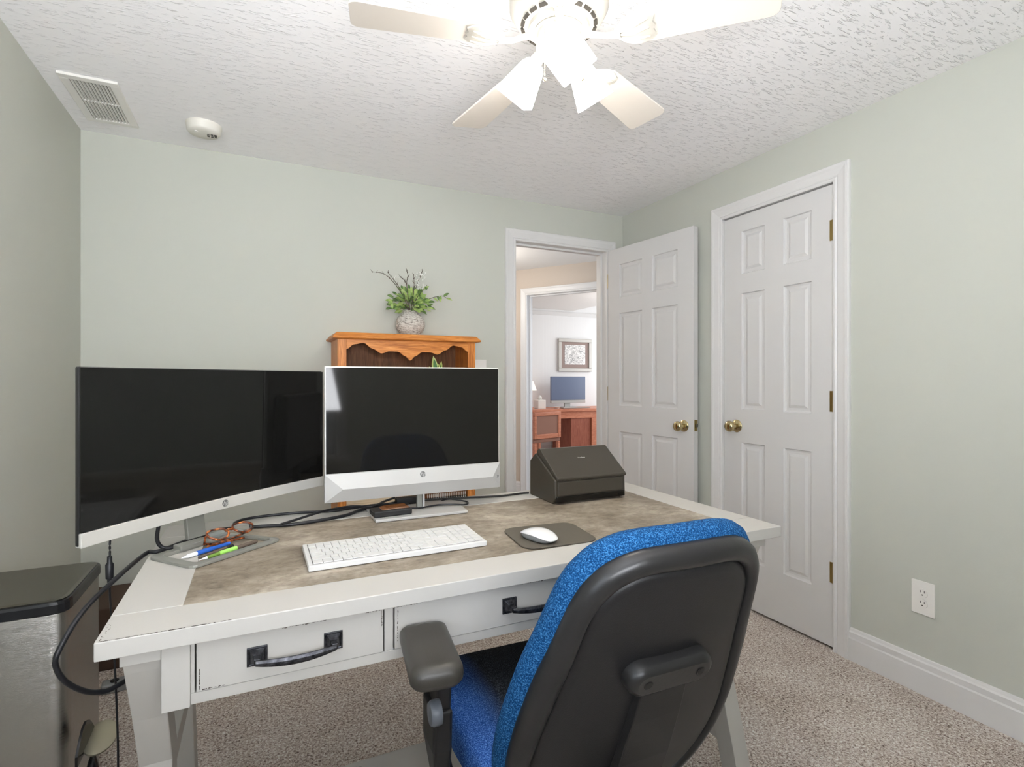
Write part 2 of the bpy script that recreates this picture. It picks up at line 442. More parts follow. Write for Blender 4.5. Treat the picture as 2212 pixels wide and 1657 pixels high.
struct(jamb('trim_2', (DX0, YB, 0), (1, 0, 0), (0, -1, 0), DX1-DX0, DZ, TH))
struct(casing('trim_3', (DX0, YB+TH, 0), (1, 0, 0), (0, 1, 0), DX1-DX0, DZ))
struct(casing('trim_4', (XR, CY1, 0), (0, -1, 0), (-1, 0, 0), CY1-CY0, CZ))
struct(jamb('trim_5', (XR, CY1, 0), (0, -1, 0), (-1, 0, 0), CY1-CY0, CZ, TH))

# six-panel door, local: x 0..w, z 0..h, front face at y=0, back at y=t
def six_panel(w_, h_, t, cols, rows, name, m):
    mb = MB()
    xs = [0, cols[0][0], cols[0][1], cols[1][0], cols[1][1], w_]
    for a, b in ((0, 1), (2, 3), (4, 5)): mb.box((xs[a], 0, 0), (xs[b], t, h_))
    zs = [0] + [v for r in sorted(rows) for v in r] + [h_]
    for c0, c1 in cols:
        for k in range(0, len(zs), 2): mb.box((c0, 0, zs[k]), (c1, t, zs[k+1]))
        for r0, r1 in rows:
            for side in (0, 1):
                yy = (lambda d: d) if side == 0 else (lambda d: t-d)
                rg = []
                for ins, d in ((0, 0), (.004, .007), (.012, .009), (.022, .009), (.034, .004), (.036, .0035)):
                    rg.append([(c0+ins, yy(d), r0+ins), (c1-ins, yy(d), r0+ins), (c1-ins, yy(d), r1-ins), (c0+ins, yy(d), r1-ins)])
                mb.rings(rg, 0, False, False, True)
    return mb.build(name, m, fix=False)
def knob_mb(T):
    mb = MB()
    mb.lathe([(.001, 0), (.033, 0), (.033, .003), (.026, .008), (.012, .012), (.010, .03), (.014, .034), (.024, .040), (.029, .050), (.0285, .058), (.022, .066), (.010, .069), (.001, .0695)], n=28, T=T)
    return mb
ROWS = [(1.72, 1.94), (1.02, 1.62), (.25, .85)]
RX = lambda a: Matrix.Rotation(a, 4, 'X')
# closet door: x local runs towards -Y
d2 = struct(six_panel(.604, 2.012, .035, [(.113, .252), (.356, .499)], [(a-.012, b-.012) for a, b in ROWS], 'door_2', 'doorwhite'))
d2.location = (XR+.003, CY1-.003, .012); d2.rotation_euler = (0, 0, -PI/2)
knob_mb(Matrix.Translation((.083, 0, .921)) @ RX(PI/2)).build('door_knob', 'brass', d2)
for z in (1.825, 1.08, .335):
    mb = MB(); mb.lathe([(.0055, -.046), (.0055, .046)], (.6065, -.0055, z-.012), 10); mb.box((.585, -.0015, z-.057), (.606, .0005, z+.033))
    mb.build('hinge', 'brassd', d2)
# hall door, open about 97 degrees, hinged at the right jamb
d1 = struct(six_panel(.70, 2.02, .035, [(.108, .308), (.39, .587)], [(a-.012, b-.012) for a, b in ((1.71, 1.925), (1.006, 1.607), (.235, .838))], 'door_1', 'doorwhite'))
ang = math.atan2(2.241-2.945, 2.18-2.10)
d1.location = (2.10, 2.94, .012); d1.rotation_euler = (0, 0, ang)
knob_mb(Matrix.Translation((.633, 0, .90)) @ RX(PI/2)).build('door_knob', 'brass', d1)
mb = MB(); mb.box((.6995, .006, .875), (.7015, .030, .937)); mb.build('latch_plate', 'brassd', d1)
mb = MB(); mb.box((.7012, .011, .897), (.712, .025, .916)); mb.build('latch_bolt', 'steelgrey', d1, bevel=.003)
for z in (1.82, 1.07, .33):
    mb = MB(); mb.lathe([(.0055, -.046), (.0055, .046)], (-.004, .006, z), 10); mb.build('hinge', 'brassd', d1)

# ---------------------------------------------------------------- hallway and far room
A0 = Vector((2.906, 4.135, 0)); A1 = Vector((2.382, 4.894, 0)); U = (A1-A0).normalized(); N = Vector((-U.y, U.x, 0))
if N.y > 0: N = -N                                        # towards the camera
struct(B((.3, YB+TH, -.05), (3.9, 5.9, 0), 'floor_hall', 'carpet', bevel=0))
struct(B((.3, YB+TH, H), (4.6, 7.6, H+.05), 'ceiling_hall', 'hallceil', bevel=0))
struct(B((.9, YB+TH, 0), (1.0, 6.9, H), 'wall_hall_left', 'hallwall', bevel=0))
struct(B((1.0, YB+TH, 0), (DX0-.018, YB+TH+.012, H), 'wall_hall_front', 'hallwall', bevel=0))
struct(B((3.35, YB+TH, 0), (3.45, 3.45, H), 'wall_hall_right', 'hallwall', bevel=0))
def dp(t, d=0, z=0): p = A0 + U*t + N*d; return (p.x, p.y, z)     # along the diagonal wall, d towards the camera
TD = Matrix(((U.x, N.x, 0, A0.x), (U.y, N.y, 0, A0.y), (0, 0, 1, 0), (0, 0, 0, 1)))
E0, E1 = .068, .815
mb = MB()
mb.box((-1.0, -.10, 0), (E0-.018, 0, H), T=TD); mb.box((E1+.018, -.10, 0), (3.2, 0, H), T=TD); mb.box((E0-.018, -.10, 2.045), (E1+.018, 0, H), T=TD)
struct(mb.build('wall_hall_diagonal', 'hallwall'))
struct(casing('trim_6', dp(E0), U, N, E1-E0, 2.027))
struct(jamb('trim_7', dp(E0), U, N, E1-E0, 2.027, .10))
struct(casing('trim_8', dp(E0, -.10), U, -N, E1-E0, 2.027))
baseboard('baseboard_hall', dp(E1+.072), dp(3.1), (N.x, N.y))
struct(B((1.0, YB+TH+.2, -.055), (6.4, 7.7, -.005), 'floor_far_room', 'farfloor', bevel=0))
struct(B((1.2, 7.4, 0), (6.4, 7.5, 2.45), 'wall_far_room_back', 'bead', bevel=0))
struct(B((6.3, 3.5, 0), (6.4, 7.4, 2.45), 'wall_far_room_right', 'bead', bevel=0))
struct(B((3.3, 3.2, 2.40), (6.4, 7.5, 2.45), 'ceiling_far_room', 'hallceil', bevel=0))
struct(B((3.45, 3.2, 0), (6.4, 3.3, 2.45), 'wall_far_room_front', 'bead', bevel=0))
mb = MB(); mb.box((2.6, 7.382, 2.20), (6.3, 7.40, 2.26)); mb.build('trim_9', 'white')
bpy.data.objects['trim_9']['kind'] = 'structure'
mb = MB(); mb.box((2.6, 7.385, 0), (6.3, 7.40, .13)); struct(mb.build('baseboard_far_room', 'white'))

# far desk
t = thing('writing_desk', 'reddish cherry wood desk by the white panelled wall, seen through both doorways', 'desk', (4.15, 7.02, 0))
B((-.85, -.30, .705), (.86, .34, .742), 'tabletop', 'cherry', t, .004)
B((-.80, -.265, .60), (.82, -.245, .705), 'apron', 'cherry', t)
for x0, x1 in ((.02, .36),):
    B((x0, -.25, .03), (x1, .30, .60), 'cabinet', 'cherryd', t, .003)
B((.37, -.28, 0), (.46, -.19, .60), 'leg', 'cherry', t); B((-.62, -.28, 0), (-.55, -.21, .60), 'leg', 'cherry', t)
B((.74, .2, 0), (.82, .28, .60), 'leg', 'cherry', t); B((-.80, .2, 0), (-.74, .28, .60), 'leg', 'cherry', t)
# far computer
t = thing('desktop_computer', 'small desktop computer with a blue-grey screen on the cherry wood desk', 'computer', (4.31, 7.10, .742))
B((-.30, -.02, .115), (.315, .02, .48), 'screen', 'bluescr', t, .004)
B((-.30, -.022, .07), (.315, .02, .113), 'chin', 'silver', t, .004)
B((-.05, .0, .01), (.05, .03, .09), 'post', 'silver', t); B((-.16, -.10, 0), (.16, .10, .012), 'base', 'silver', t, .004)
B((-.25, -.27, .002), (.22, -.16, .018), 'keyboard', 'silver', thing('keyboard', 'light grey keyboard in front of the blue-grey screen in the far room', 'keyboard', (4.33, 7.10, .742)), .004)
# mug / tissue box, lamp, bowl
t = thing('tissue_box', 'white tissue box on the left end of the cherry wood desk', 'tissue box', (3.76, 6.98, .742))
B((-.065, -.065, 0), (.065, .065, .13), 'carton', 'plasticw', t, .006)
mb = MB(); mb.lathe([(.02, .13), (.035, .16), (.012, .19), (.001, .2)], n=7); mb.build('tissue', 'bloom', t)
t = thing('table_lamp', 'small lamp with a pale pleated shade behind the tissue box', 'lamp', (3.67, 7.2, .742))
mb = MB(); mb.lathe([(.001, 0), (.07, 0), (.07, .015), (.018, .03), (.014, .30), (.001, .31)], n=20); mb.build('stand', 'brassd', t)
mb = MB(); mb.lathe([(.135, .27), (.125, .29), (.085, .40), (.08, .41)], n=24, cap=False); mb.build('lamp_shade', 'lampshade', t)
mb = MB(); mb.lathe([(.001, 0), (.03, 0), (.055, .03), (.058, .032), (.05, .03), (.001, .01)], (0, 0, 0), 20)
tag(mb.build('bowl', 'plasticw', None, (3.98, 6.86, .742)), 'small white dish left of the far desktop computer', 'bowl')
# far chair (back and seat rail, its left part is cut by the door frame)
t = thing('side_chair', 'cherry wood chair with a patterned seat pulled up to the far desk', 'chair', (3.42, 6.15, 0), .25)
mb = MB(); mb.box((-.24, -.02, .40), (-.20, .02, .70)); mb.box((.19, -.02, .40), (.24, .02, .70)); mb.box((-.24, -.022, .70), (.24, .022, .745)); mb.box((-.20, -.02, .40), (.19, .02, .46))
mb.build('back_frame', 'cherry', t, fix=False, bevel=.006)
B((-.20, -.008, .46), (.19, .008, .70), 'back_panel', 'seatpat', t, 0)
B((-.24, .0, .35), (.24, .42, .398), 'seat', 'seatpat', t, .01)
for x in (-.22, .20):
    for y in (0, .38): B((x-.02, y-.02, 0), (x+.02, y+.02, .35), 'leg', 'cherry', t)
# picture
t = thing('framed_picture', 'silver-framed pale sketch hanging on the white panelled wall', 'picture', (4.62, 7.39, 1.57))
mb = MB(); fw, fh = .315, .265
for a, b in (((-fw, -.03, -fh), (fw, .008, -fh+.055)), ((-fw, -.03, fh-.055), (fw, .008, fh)), ((-fw, -.03, -fh+.055), (-fw+.055, .008, fh-.055)), ((fw-.055, -.03, -fh+.055), (fw, .008, fh-.055))): mb.box(a, b)
mb.build('frame', 'frame_silver', t, fix=False, bevel=.006)
B((-fw+.055, -.012, -fh+.055), (fw-.055, .006, fh-.055), 'mat_board', 'matboard', t, 0)
B((-fw+.12, -.015, -fh+.115), (fw-.12, -.012, fh-.10), 'print', 'sketch', t, 0)

# ---------------------------------------------------------------- ceiling fixtures
t = thing('ceiling_vent', 'white slatted air vent in the ceiling corner by the left wall', 'vent', (-.577, 2.633, H))
mb = MB(); a, b_ = .092, .196
for q in (((-a, -b_, -.010), (a, -b_+.030, 0)), ((-a, b_-.030, -.010), (a, b_, 0)), ((-a, -b_+.03, -.010), (-a+.030, b_-.03, 0)), ((a-.030, -b_+.03, -.010), (a, b_-.03, 0)), ((-a+.03, -.004, -.009), (a-.03, .004, -.001))): mb.box(*q)
mb.build('frame', 'plasticw', t, fix=False, bevel=.002)
B((-a+.028, -b_+.028, -.0025), (a-.028, b_-.028, -.0005), 'duct_opening', 'slot', t, 0)
for i in range(11):
    x = -a+.036 + i*(2*a-.072)/10
    for y0, y1 in ((-b_+.03, -.004), (.004, b_-.03)):
        mb = MB(); mb.box((-.0012, y0, -.0045), (.0012, y1, .0045), T=Matrix.Translation((x, 0, -.0065)) @ Matrix.Rotation(.5, 4, 'Y')); mb.build('slat', 'plasticw', t)
t = thing('smoke_detector', 'round white smoke detector on the ceiling beside the vent', 'smoke detector', (-.225, 2.69, H))
mb = MB(); mb.lathe([(.001, 0), (.070, 0), (.070, -.010), (.068, -.012), (.066, -.030), (.060, -.037), (.030, -.040), (.001, -.040)], n=40); mb.build('housing', 'plasticd', t)
mb = MB()
for i in range(3):
    for j in range(3): mb.box((.012+i*.014, -.01+j*.012, -.0412), (.022+i*.014, -.005+j*.012, -.039))
mb.build('sounder_slots', 'slot', t, fix=False)
mb = MB(); mb.lathe([(.001, -.0425), (.007, -.0425), (.008, -.039)], (-.028, -.022, 0), 16); mb.build('test_button', 'plasticw', t)

# ---------------------------------------------------------------- ceiling fan
FC = (.719, 1.229)
fan = thing('ceiling_fan', 'white five-bladed ceiling fan with three lit square glass shades', 'ceiling fan', (FC[0], FC[1], H))
mb = MB(); mb.lathe([(.001, 0), (.085, 0), (.085, -.02), (.075, -.035), (.12, -.045), (.132, -.075), (.132, -.13), (.118, -.155), (.098, -.172), (.094, -.176), (.082, -.178), (.080, -.188), (.062, -.190), (.001, -.190)], n=48)
mb.build('motor_housing', 'fanwhite', fan)
mb = MB()
for k in range(20):
    a = 2*PI*k/20
    mb.box((.092, -.0105, -.003), (.101, .0105, .003), T=Matrix.Rotation(a, 4, 'Z') @ Matrix.Translation((0, 0, -.1755)) @ Matrix.Translation((.0965, 0, 0)) @ Matrix.Rotation(-.65, 4, 'Y') @ Matrix.Translation((-.0965, 0, 0)))
mb.build('vent_slots', 'slot', fan, fix=False)
mb = MB(); mb.lathe([(.001, -.190), (.066, -.192), (.066, -.194), (.058, -.196), (.060, -.205), (.060, -.238), (.050, -.252), (.028, -.260), (.001, -.262)], n=40)
kit = mb.build('light_kit', 'fanwhite', fan)
bz = 2.062 - H
def blade_out(n=10):
    pts = []
    r0, r1, wa, wb = .185, .535, .052, .066
    def arc(cx, cy, r, a0, a1, k=6): return [(cx+r*math.cos(a0+(a1-a0)*i/k), cy+r*math.sin(a0+(a1-a0)*i/k)) for i in range(k+1)]
    pts += arc(r1-.022, wb-.022, .022, PI/2, 0) + arc(r1-.022, -wb+.022, .022, 0, -PI/2)
    pts += arc(r0+.04, -wa+.04, .04, -PI/2, -PI) + arc(r0+.04, wa-.04, .04, PI, PI/2)
    return pts
for k in range(5):
    a = math.radians(24.6 + 72*k)
    T = Matrix.Rotation(a, 4, 'Z') @ Matrix.Translation((0, 0, bz)) @ Matrix.Rotation(math.radians(-10), 4, 'X')
    mb = MB(); mb.prism(blade_out(), 2, 0, .006, T=T)
    bl = mb.build('blade', 'blade', fan, bevel=.0015)
    mb = MB()
    # bracket: arm plus shell-shaped plate under the blade
    mb.tube([T @ Vector(p) for p in ((.07, 0, .02), (.10, 0, .010), (.13, 0, -.003), (.165, 0, -.006))], [.013, .011, .010, .013], 10, flat=.6)
    sh = [(.150, -.012), (.17, -.034), (.19, -.047), (.215, -.050), (.24, -.044), (.252, -.03), (.246, -.012), (.252, 0), (.246, .012), (.252, .03), (.24, .044), (.215, .050), (.19, .047), (.17, .034), (.150, .012)]
    c_ = (.205, 0)
    rg = []
    for f, z in ((1, -.0005), (.97, -.004), (.7, -.007), (.3, -.009), (.02, -.0095)):
        rg.append([T @ Vector((c_[0]+(x-c_[0])*f, y*f, z)) for x, y in sh])
    mb.rings(rg, 0, True)
    for yy in (-.028, 0, .028):
        mb.tube([T @ Vector(p) for p in ((.165, yy*.35, -.009), (.20, yy*.8, -.011), (.235, yy, -.006))], [.003, .006, .003], 8)
    mb.build('blade_bracket', 'fanwhite', bl)
def shade_T(phi, tilt):
    return Matrix.Rotation(phi, 4, 'Z') @ Matrix.Translation((.050, 0, -.232)) @ Matrix.Rotation(-tilt, 4, 'Y')
for phi in (10, 130, 250):
    T = shade_T(math.radians(phi), math.radians(38)) @ Matrix.Rotation(PI/4, 4, 'Z')
    mb = MB()
    def sq(h, z): return [T @ Vector((x, y, z)) for x, y in ((-h, -h), (h, -h), (h, h), (-h, h))]
    def oct_(h, z, c=.25):
        return [T @ Vector((x*h, y*h, z)) for x, y in ((-1+c, -1), (1-c, -1), (1, -1+c), (1, 1-c), (1-c, 1), (-1+c, 1), (-1, 1-c), (-1, -1+c))]
    mb.rings([oct_(.012, -.028), oct_(.024, -.032), oct_(.030, -.042), oct_(.050, -.135, .06), oct_(.047, -.1355, .06), oct_(.028, -.045), oct_(.012, -.036)], 0, False, False, False)
    sh = mb.build('lamp_shade', 'shade', fan)
    mb = MB(); mb.tube([T @ Vector(p) for p in ((0, 0, .0), (0, 0, -.035))], [.014, .020], 16); mb.build('lamp_holder', 'fanwhite', sh)
    mb = MB(); mb.sphere((0, 0, -.085), .024, 16, sc=(1, 1, 1.25), T=T); mb.build('bulb', 'bulb', sh)
for (a, L) in ((math.radians(205), .125), (math.radians(330), .10)):
    mb = MB(); x, y = .062*math.cos(a), .062*math.sin(a)
    for i in range(int(L/.0042)): mb.sphere((x*(1+.02*i/30), y, -.215-i*.0042), .0018, 6)
    mb.sphere((x*1.02, y, -.215-L-.004), .005, 8); mb.build('pull_chain', 'chain', fan, fix=False)

# ---------------------------------------------------------------- wall plates
def outlet(loc, rz, label, w_=.078, h_=.125):
    t = thing('wall_outlet', label, 'outlet', loc, rz)
    B((-w_/2, -.006, -h_/2), (w_/2, 0, h_/2), 'cover_plate', 'plasticw', t, .002)
    for s in (-1, 1):
        mb = MB(); mb.lathe([(.001, .009), (.0165, .009), (.017, .005)], n=24, T=Matrix.Translation((0, 0, s*.0195)) @ RX(PI/2)); mb.build('socket', 'plasticw', t)
        mb = MB(); z = s*.0195
        mb.box((-.0075, -.0096, z+.001), (-.0055, -.0088, z+.009)); mb.box((.0055, -.0096, z+.001), (.0075, -.0088, z+.009)); mb.box((-.0022, -.0096, z-.009), (.0022, -.0088, z-.005))
        mb.build('slots', 'slot', t, fix=False)
    return t
outlet((XR, 1.142, .357), -PI/2, 'white double outlet low on the right wall beside the closet door')
t = thing('light_switch', 'white switch plate on the back wall just right of the oak bookcase', 'light switch', (1.196, YB, 1.235))
B((-.036, -.005, -.060), (.036, 0, .060), 'cover_plate', 'plasticw', t, .002)
B((-.005, -.014, -.010), (.005, -.004, .008), 'toggle', 'plasticw', t, .001)

# ---------------------------------------------------------------- bookcase, vase, plants
bc = thing('bookcase', 'honey oak bookcase with a scalloped top rail against the back wall behind the monitors', 'bookcase', (.69, 2.82, 0))
bx0, bx1, by0, by1, bt = -.352, .358, -.12, .135, 1.376
mb = MB(); mb.box((bx0, by0+.002, 0), (bx0+.02, by1, bt)); mb.build('side_panel', 'oak', bc)
mb = MB(); mb.box((bx1-.02, by0+.002, 0), (bx1, by1, bt)); mb.build('side_panel', 'oak', bc)
mb = MB(); mb.box((bx0+.02, by1-.008, .05), (bx1-.02, by1, bt)); mb.build('back_panel', 'oakback', bc)
for x in (bx0-.002, bx1-.040): B((x, by0-.016, 0), (x+.042, by0+.002, bt), 'stile', 'oak', bc)
for z in (.09, .50, .80, 1.09): B((bx0+.02, by0+.004, z), (bx1-.02, by1-.008, z+.02), 'shelf', 'oakh', bc)
# scalloped valance
def vz(u):      # u 0..1
    pts = [(0, .052), (.06, .020), (.13, .010), (.20, .045), (.27, .075), (.33, .060), (.40, .060), (.46, .090), (.5, .118)]
    uu = u if u <= .5 else 1-u
    for (a, za), (b_, zb) in zip(pts, pts[1:]):
        if uu <= b_:
            k = (uu-a)/(b_-a); k = k*k*(3-2*k); return za+(zb-za)*k
    return pts[-1][1]
W_ = bx1-bx0-.084+.004; nn = 60
lo = [(bx0+.040+W_*i/nn, bt-.012-vz(i/nn)*.78) for i in range(nn+1)]
mb = MB()
F_ = [(x, by0-.014, z) for x, z in lo]; Ft = [(x, by0-.014, bt) for x, z in lo]
Bk = [(x, by0+.004, z) for x, z in lo]; Bt = [(x, by0+.004, bt) for x, z in lo]
mb.rings([F_, Ft, Bt, Bk, F_], 0, False, False, False, closed=False)
mb.build('scalloped_valance', 'oakh', bc)
mb = MB()
def rr(dx, dy, z): return [(bx0-dx, by0-.016-dy, z), (bx1+dx, by0-.016-dy, z), (bx1+dx, by1, z), (bx0-dx, by1, z)]
mb.rings([rr(.004, .004, bt-.004), rr(.024, .024, bt), rr(.027, .027, bt+.007), rr(.022, .022, bt+.012), rr(.006, .006, bt+.030)], 0, False)
mb.build('crown_moulding', 'oakh', bc, bevel=.002)
VT = bt+.030
t = thing('vase', 'round whitewashed textured vase on top of the oak bookcase', 'vase', (.735, 2.845, VT))
prof = [(.001, 0), (.040, 0), (.055, .012)]
for i in range(1, 12):
    a = -1.05 + 2.2*i/12; prof.append((.078*math.cos(a)+.0015*(i % 2), .068+.070*math.sin(a)))
prof += [(.034, .136), (.030, .142), (.026, .138), (.024, .12), (.001, .115)]
mb = MB(); mb.lathe(prof, n=36); mb.build('body', 'vase', t)
VX, VY, VZ = .735, 2.845, VT+.13
bq = thing('greenery_arrangement', 'artificial green leaves, twigs and white buds arranged in the round vase', 'flower arrangement', (VX, VY, VZ))
def leaf(mb, p, d, L, wd, mi=0, curl=.15):
    d = Vector(d).normalized(); s = d.cross(Vector((random.uniform(-.6, .6), -.8, .5))).normalized(); nn_ = s.cross(d)
    p = Vector(p); L0 = []; R0 = []; C0 = []
    for i in range(6):
        k = i/5; ww = wd*math.sin(PI*min(1, k*.96+.04))**.8*(1 if i < 5 else .05)
        c = p + d*L*k - nn_*curl*L*k*k
        L0.append(c - s*ww*.5 + nn_*ww*.12); R0.append(c + s*ww*.5 + nn_*ww*.12); C0.append(c)
    mb.rings([L0, C0, R0], mi, True, False, False, closed=False)
stems = []
def sx(px, pz, dy): return (px, dy, pz)
main = [((-.245, -.03, .235), .0016), ((-.215, .0, .23), .0016), ((-.085, -.02, .20), .0018), ((-.02, .02, .235), .0018), ((.06, .0, .235), .0018), ((.03, -.03, .19), .0018), ((-.05, .03, .15), .0015)]
curves = [
 [(0, 0, 0), (-.04, -.01, .08), (-.09, -.02, .15), (-.15, -.03, .195), (-.215, -.03, .20)],
 [(0, 0, 0), (-.03, 0, .09), (-.08, .0, .16), (-.125, .0, .215)],
 [(0, 0, 0), (-.02, -.02, .10), (-.03, -.02, .16), (-.062, -.02, .19)],
 [(0, 0, 0), (-.01, .02, .10), (-.015, .02, .17), (-.008, .02, .20), (-.015, .02, .24)],
 [(0, 0, 0), (.02, 0, .10), (.045, 0, .18), (.07, .0, .24)],
 [(0, 0, 0), (.01, -.02, .09), (.015, -.02, .15), (.012, -.02, .21)],
 [(0, 0, 0), (.05, -.02, .05), (.11, -.02, .085), (.17, -.03, .10), (.20, -.03, .085)],
 [(0, 0, 0), (.03, -.02, .08), (.06, -.03, .12), (.085, -.03, .155)],
 [(0, 0, 0), (-.05, -.02, .05), (-.10, -.03, .055), (-.13, -.03, .03)]]
mb = MB()
for c in curves:
    P_ = smooth_path(c, 5); mb.tube(P_, [.0024-.0013*i/len(P_) for i in range(len(P_))], 6)
for c in curves[:6]:
    P_ = smooth_path(c, 6)
    for k in range(4):
        p = Vector(P_[int((len(P_)-1)*(.66+.11*k))]); mb.sphere(p, .0035, 6); mb.tube([p, p+Vector((random.uniform(-.012, .012), 0, .012))], .0012, 5)
mb.build('twigs', 'twig', bq, fix=False)
mb = MB()
for k in range(46):
    p = Vector((.055+random.uniform(-.02, .03), random.uniform(-.02, .02), .13+.10*random.random())); mb.sphere(p, random.uniform(.0025, .005), 6)
mb.build('white_buds', 'bloom', bq, fix=False)
mb = MB()
for k in range(8): mb.sphere((-.07+random.uniform(-.02, .02), random.uniform(-.02, .01), .16+random.uniform(0, .03)), .003, 6)
mb.build('white_buds', 'bloom', bq, fix=False)
mb = MB()
for k in range(190):
    a = random.uniform(0, 2*PI); el = random.uniform(-.25, 1.35); r = random.uniform(.02, .092)
    d = Vector((math.cos(a)*math.cos(el)*1.25, math.sin(a)*math.cos(el)*.7, math.sin(el)))
    p = Vector((0, 0, .028)) + Vector((d.x*r, d.y*r, d.z*r*1.15))
    leaf(mb, p, d+Vector((0, -.1, -.15)), random.uniform(.026, .042), random.uniform(.013, .02), 0 if random.random() < .62 else 1)
for c, ks in ((curves[6], 7), (curves[7], 5), (curves[8], 6)):
    P_ = smooth_path(c, 6)
    for k in range(ks):
        i = int(len(P_)*(.35+.62*k/ks)); leaf(mb, P_[min(i, len(P_)-1)], (random.uniform(-.2, .9)*(1 if c[-1][0] > 0 else -1), -.3, random.uniform(-.9, .5)), .036, .017, random.choice((0, 1)))
mb.build('leaves', ['leaf', 'leafd'], bq, fix=False)
# small variegated plant on the upper shelf
t = thing('potted_plant', 'small potted plant with yellow-edged leaves on the upper bookcase shelf', 'plant', (.865, 2.80, 1.11))
mb = MB(); mb.lathe([(.001, 0), (.036, 0), (.050, .075), (.052, .08), (.045, .08), (.042, .07), (.001, .068)], n=24); mb.build('pot', 'terra', t)
mb = MB()
for k, (dx, dz, L) in enumerate([(-.18, 1, .125), (.3, .9, .10), (.75, .6, .10), (-.75, .62, .10), (.05, .8, .08), (-.45, .8, .08), (.95, .3, .08)]):
    st_ = random.getstate(); leaf(mb, (0, -.01, .07), (dx, -.15, dz), L, .034, 0, .12); random.setstate(st_)
    leaf(mb, (0, -.0125, .078), (dx, -.15, dz), L*.82, .022, 1, .12)
mb.build('leaves', ['leafv', 'leafc'], t, fix=False)
# lower shelf: card box and spiral notebooks
tag(B((.375, 2.73, .521), (.755, 2.93, .655), 'storage_box', 'cream', None, .004), 'cream ribbed box on the lower shelf of the oak bookcase', 'box')
for i, (z, hh, c, lab) in enumerate(((.5205, .028, 'black', 'black spiral notebook lying lowest of the two on the bookcase shelf'), (.549, .022, 'terra', 'brown spiral notebook lying on top of the black notebook in the bookcase'))):
    t = thing('spiral_notebook', lab, 'notebook', (.90, 2.80, z), group=None)
    B((-.115, -.075, 0), (.115, .09, hh), 'pages', c, t, .001)
    mb = MB()
    for k in range(22):
        x = -.105+k*.010
        mb.tube([(x, -.075-.004-.004*math.cos(a), hh*.5+hh*.42*math.sin(a)) for a in [2*PI*j/8 for j in range(9)]], .0016, 5)
    mb.build('spiral_binding', 'plasticw', t, fix=False)

# ---------------------------------------------------------------- desk
DT = .770
dk = thing('desk', 'chalky white desk with a grey concrete-look inset top and dark bar pulls', 'desk', (0, 0, 0))
dx0, dx1, dy0, dy1 = -.232, 1.302, 1.012, 1.735
ix0, ix1, iy0, iy1 = dx0+.106, dx1-.100, dy0+.104, dy1-.125
mb = MB(); mb.box((dx0, dy0, DT-.030), (dx1, iy0, DT)); mb.box((dx0, iy1, DT-.030), (dx1, dy1, DT))
mb.build('top_frame', 'desk', dk, bevel=.0018, fix=False)
B((dx0, iy0+.0011, DT-.030), (ix0, iy1-.0011, DT), 'end_board', 'desk', dk, .0012)
B((ix1, iy0+.0011, DT-.030), (dx1, iy1-.0011, DT), 'end_board', 'desk', dk, .0012)
B((ix0, iy0, DT-.028), (ix1, iy1, DT-.0012), 'inset_panel', 'inlay', dk, 0)
# small worn nicks along edges
def nicks(par, p0, p1, nrm, n, s, spread, dens=1):
    mb = MB()
    p0 = Vector(p0); p1 = Vector(p1); nrm = Vector(nrm); u = (p1-p0).normalized(); v = nrm.cross(u)
    for i in range(n):
        k = (i+random.uniform(.1, .9))/n
        if random.random() > dens: continue
        c = p0+(p1-p0)*k + v*random.uniform(0, spread) + nrm*.0002
        a = random.uniform(.6, 2.0)*s; b_ = random.uniform(.3, .7)*s
        pts = [c + u*a*math.cos(t_)*random.uniform(.7, 1.2) + v*b_*math.sin(t_)*random.uniform(.7, 1.2) for t_ in [2*PI*j/7 for j in range(7)]]
        mb.add(pts, [tuple(range(7))])
    mb.build('worn_nicks', 'chip', par, fix=False)
nicks(dk, (dx0+.003, dy0+.0015, DT), (dx0+.095, dy0+.0015, DT), (0, 0, 1), 16, .0022, .001)
nicks(dk, (dx0+.095, dy0+.001, DT), (dx0+.19, dy0+.001, DT), (0, 0, 1), 12, .003, .0004)
nicks(dk, (dx0+.006, dy0+.07, DT), (dx0+.003, dy0+.004, DT), (0, 0, 1), 12, .0014, .006)
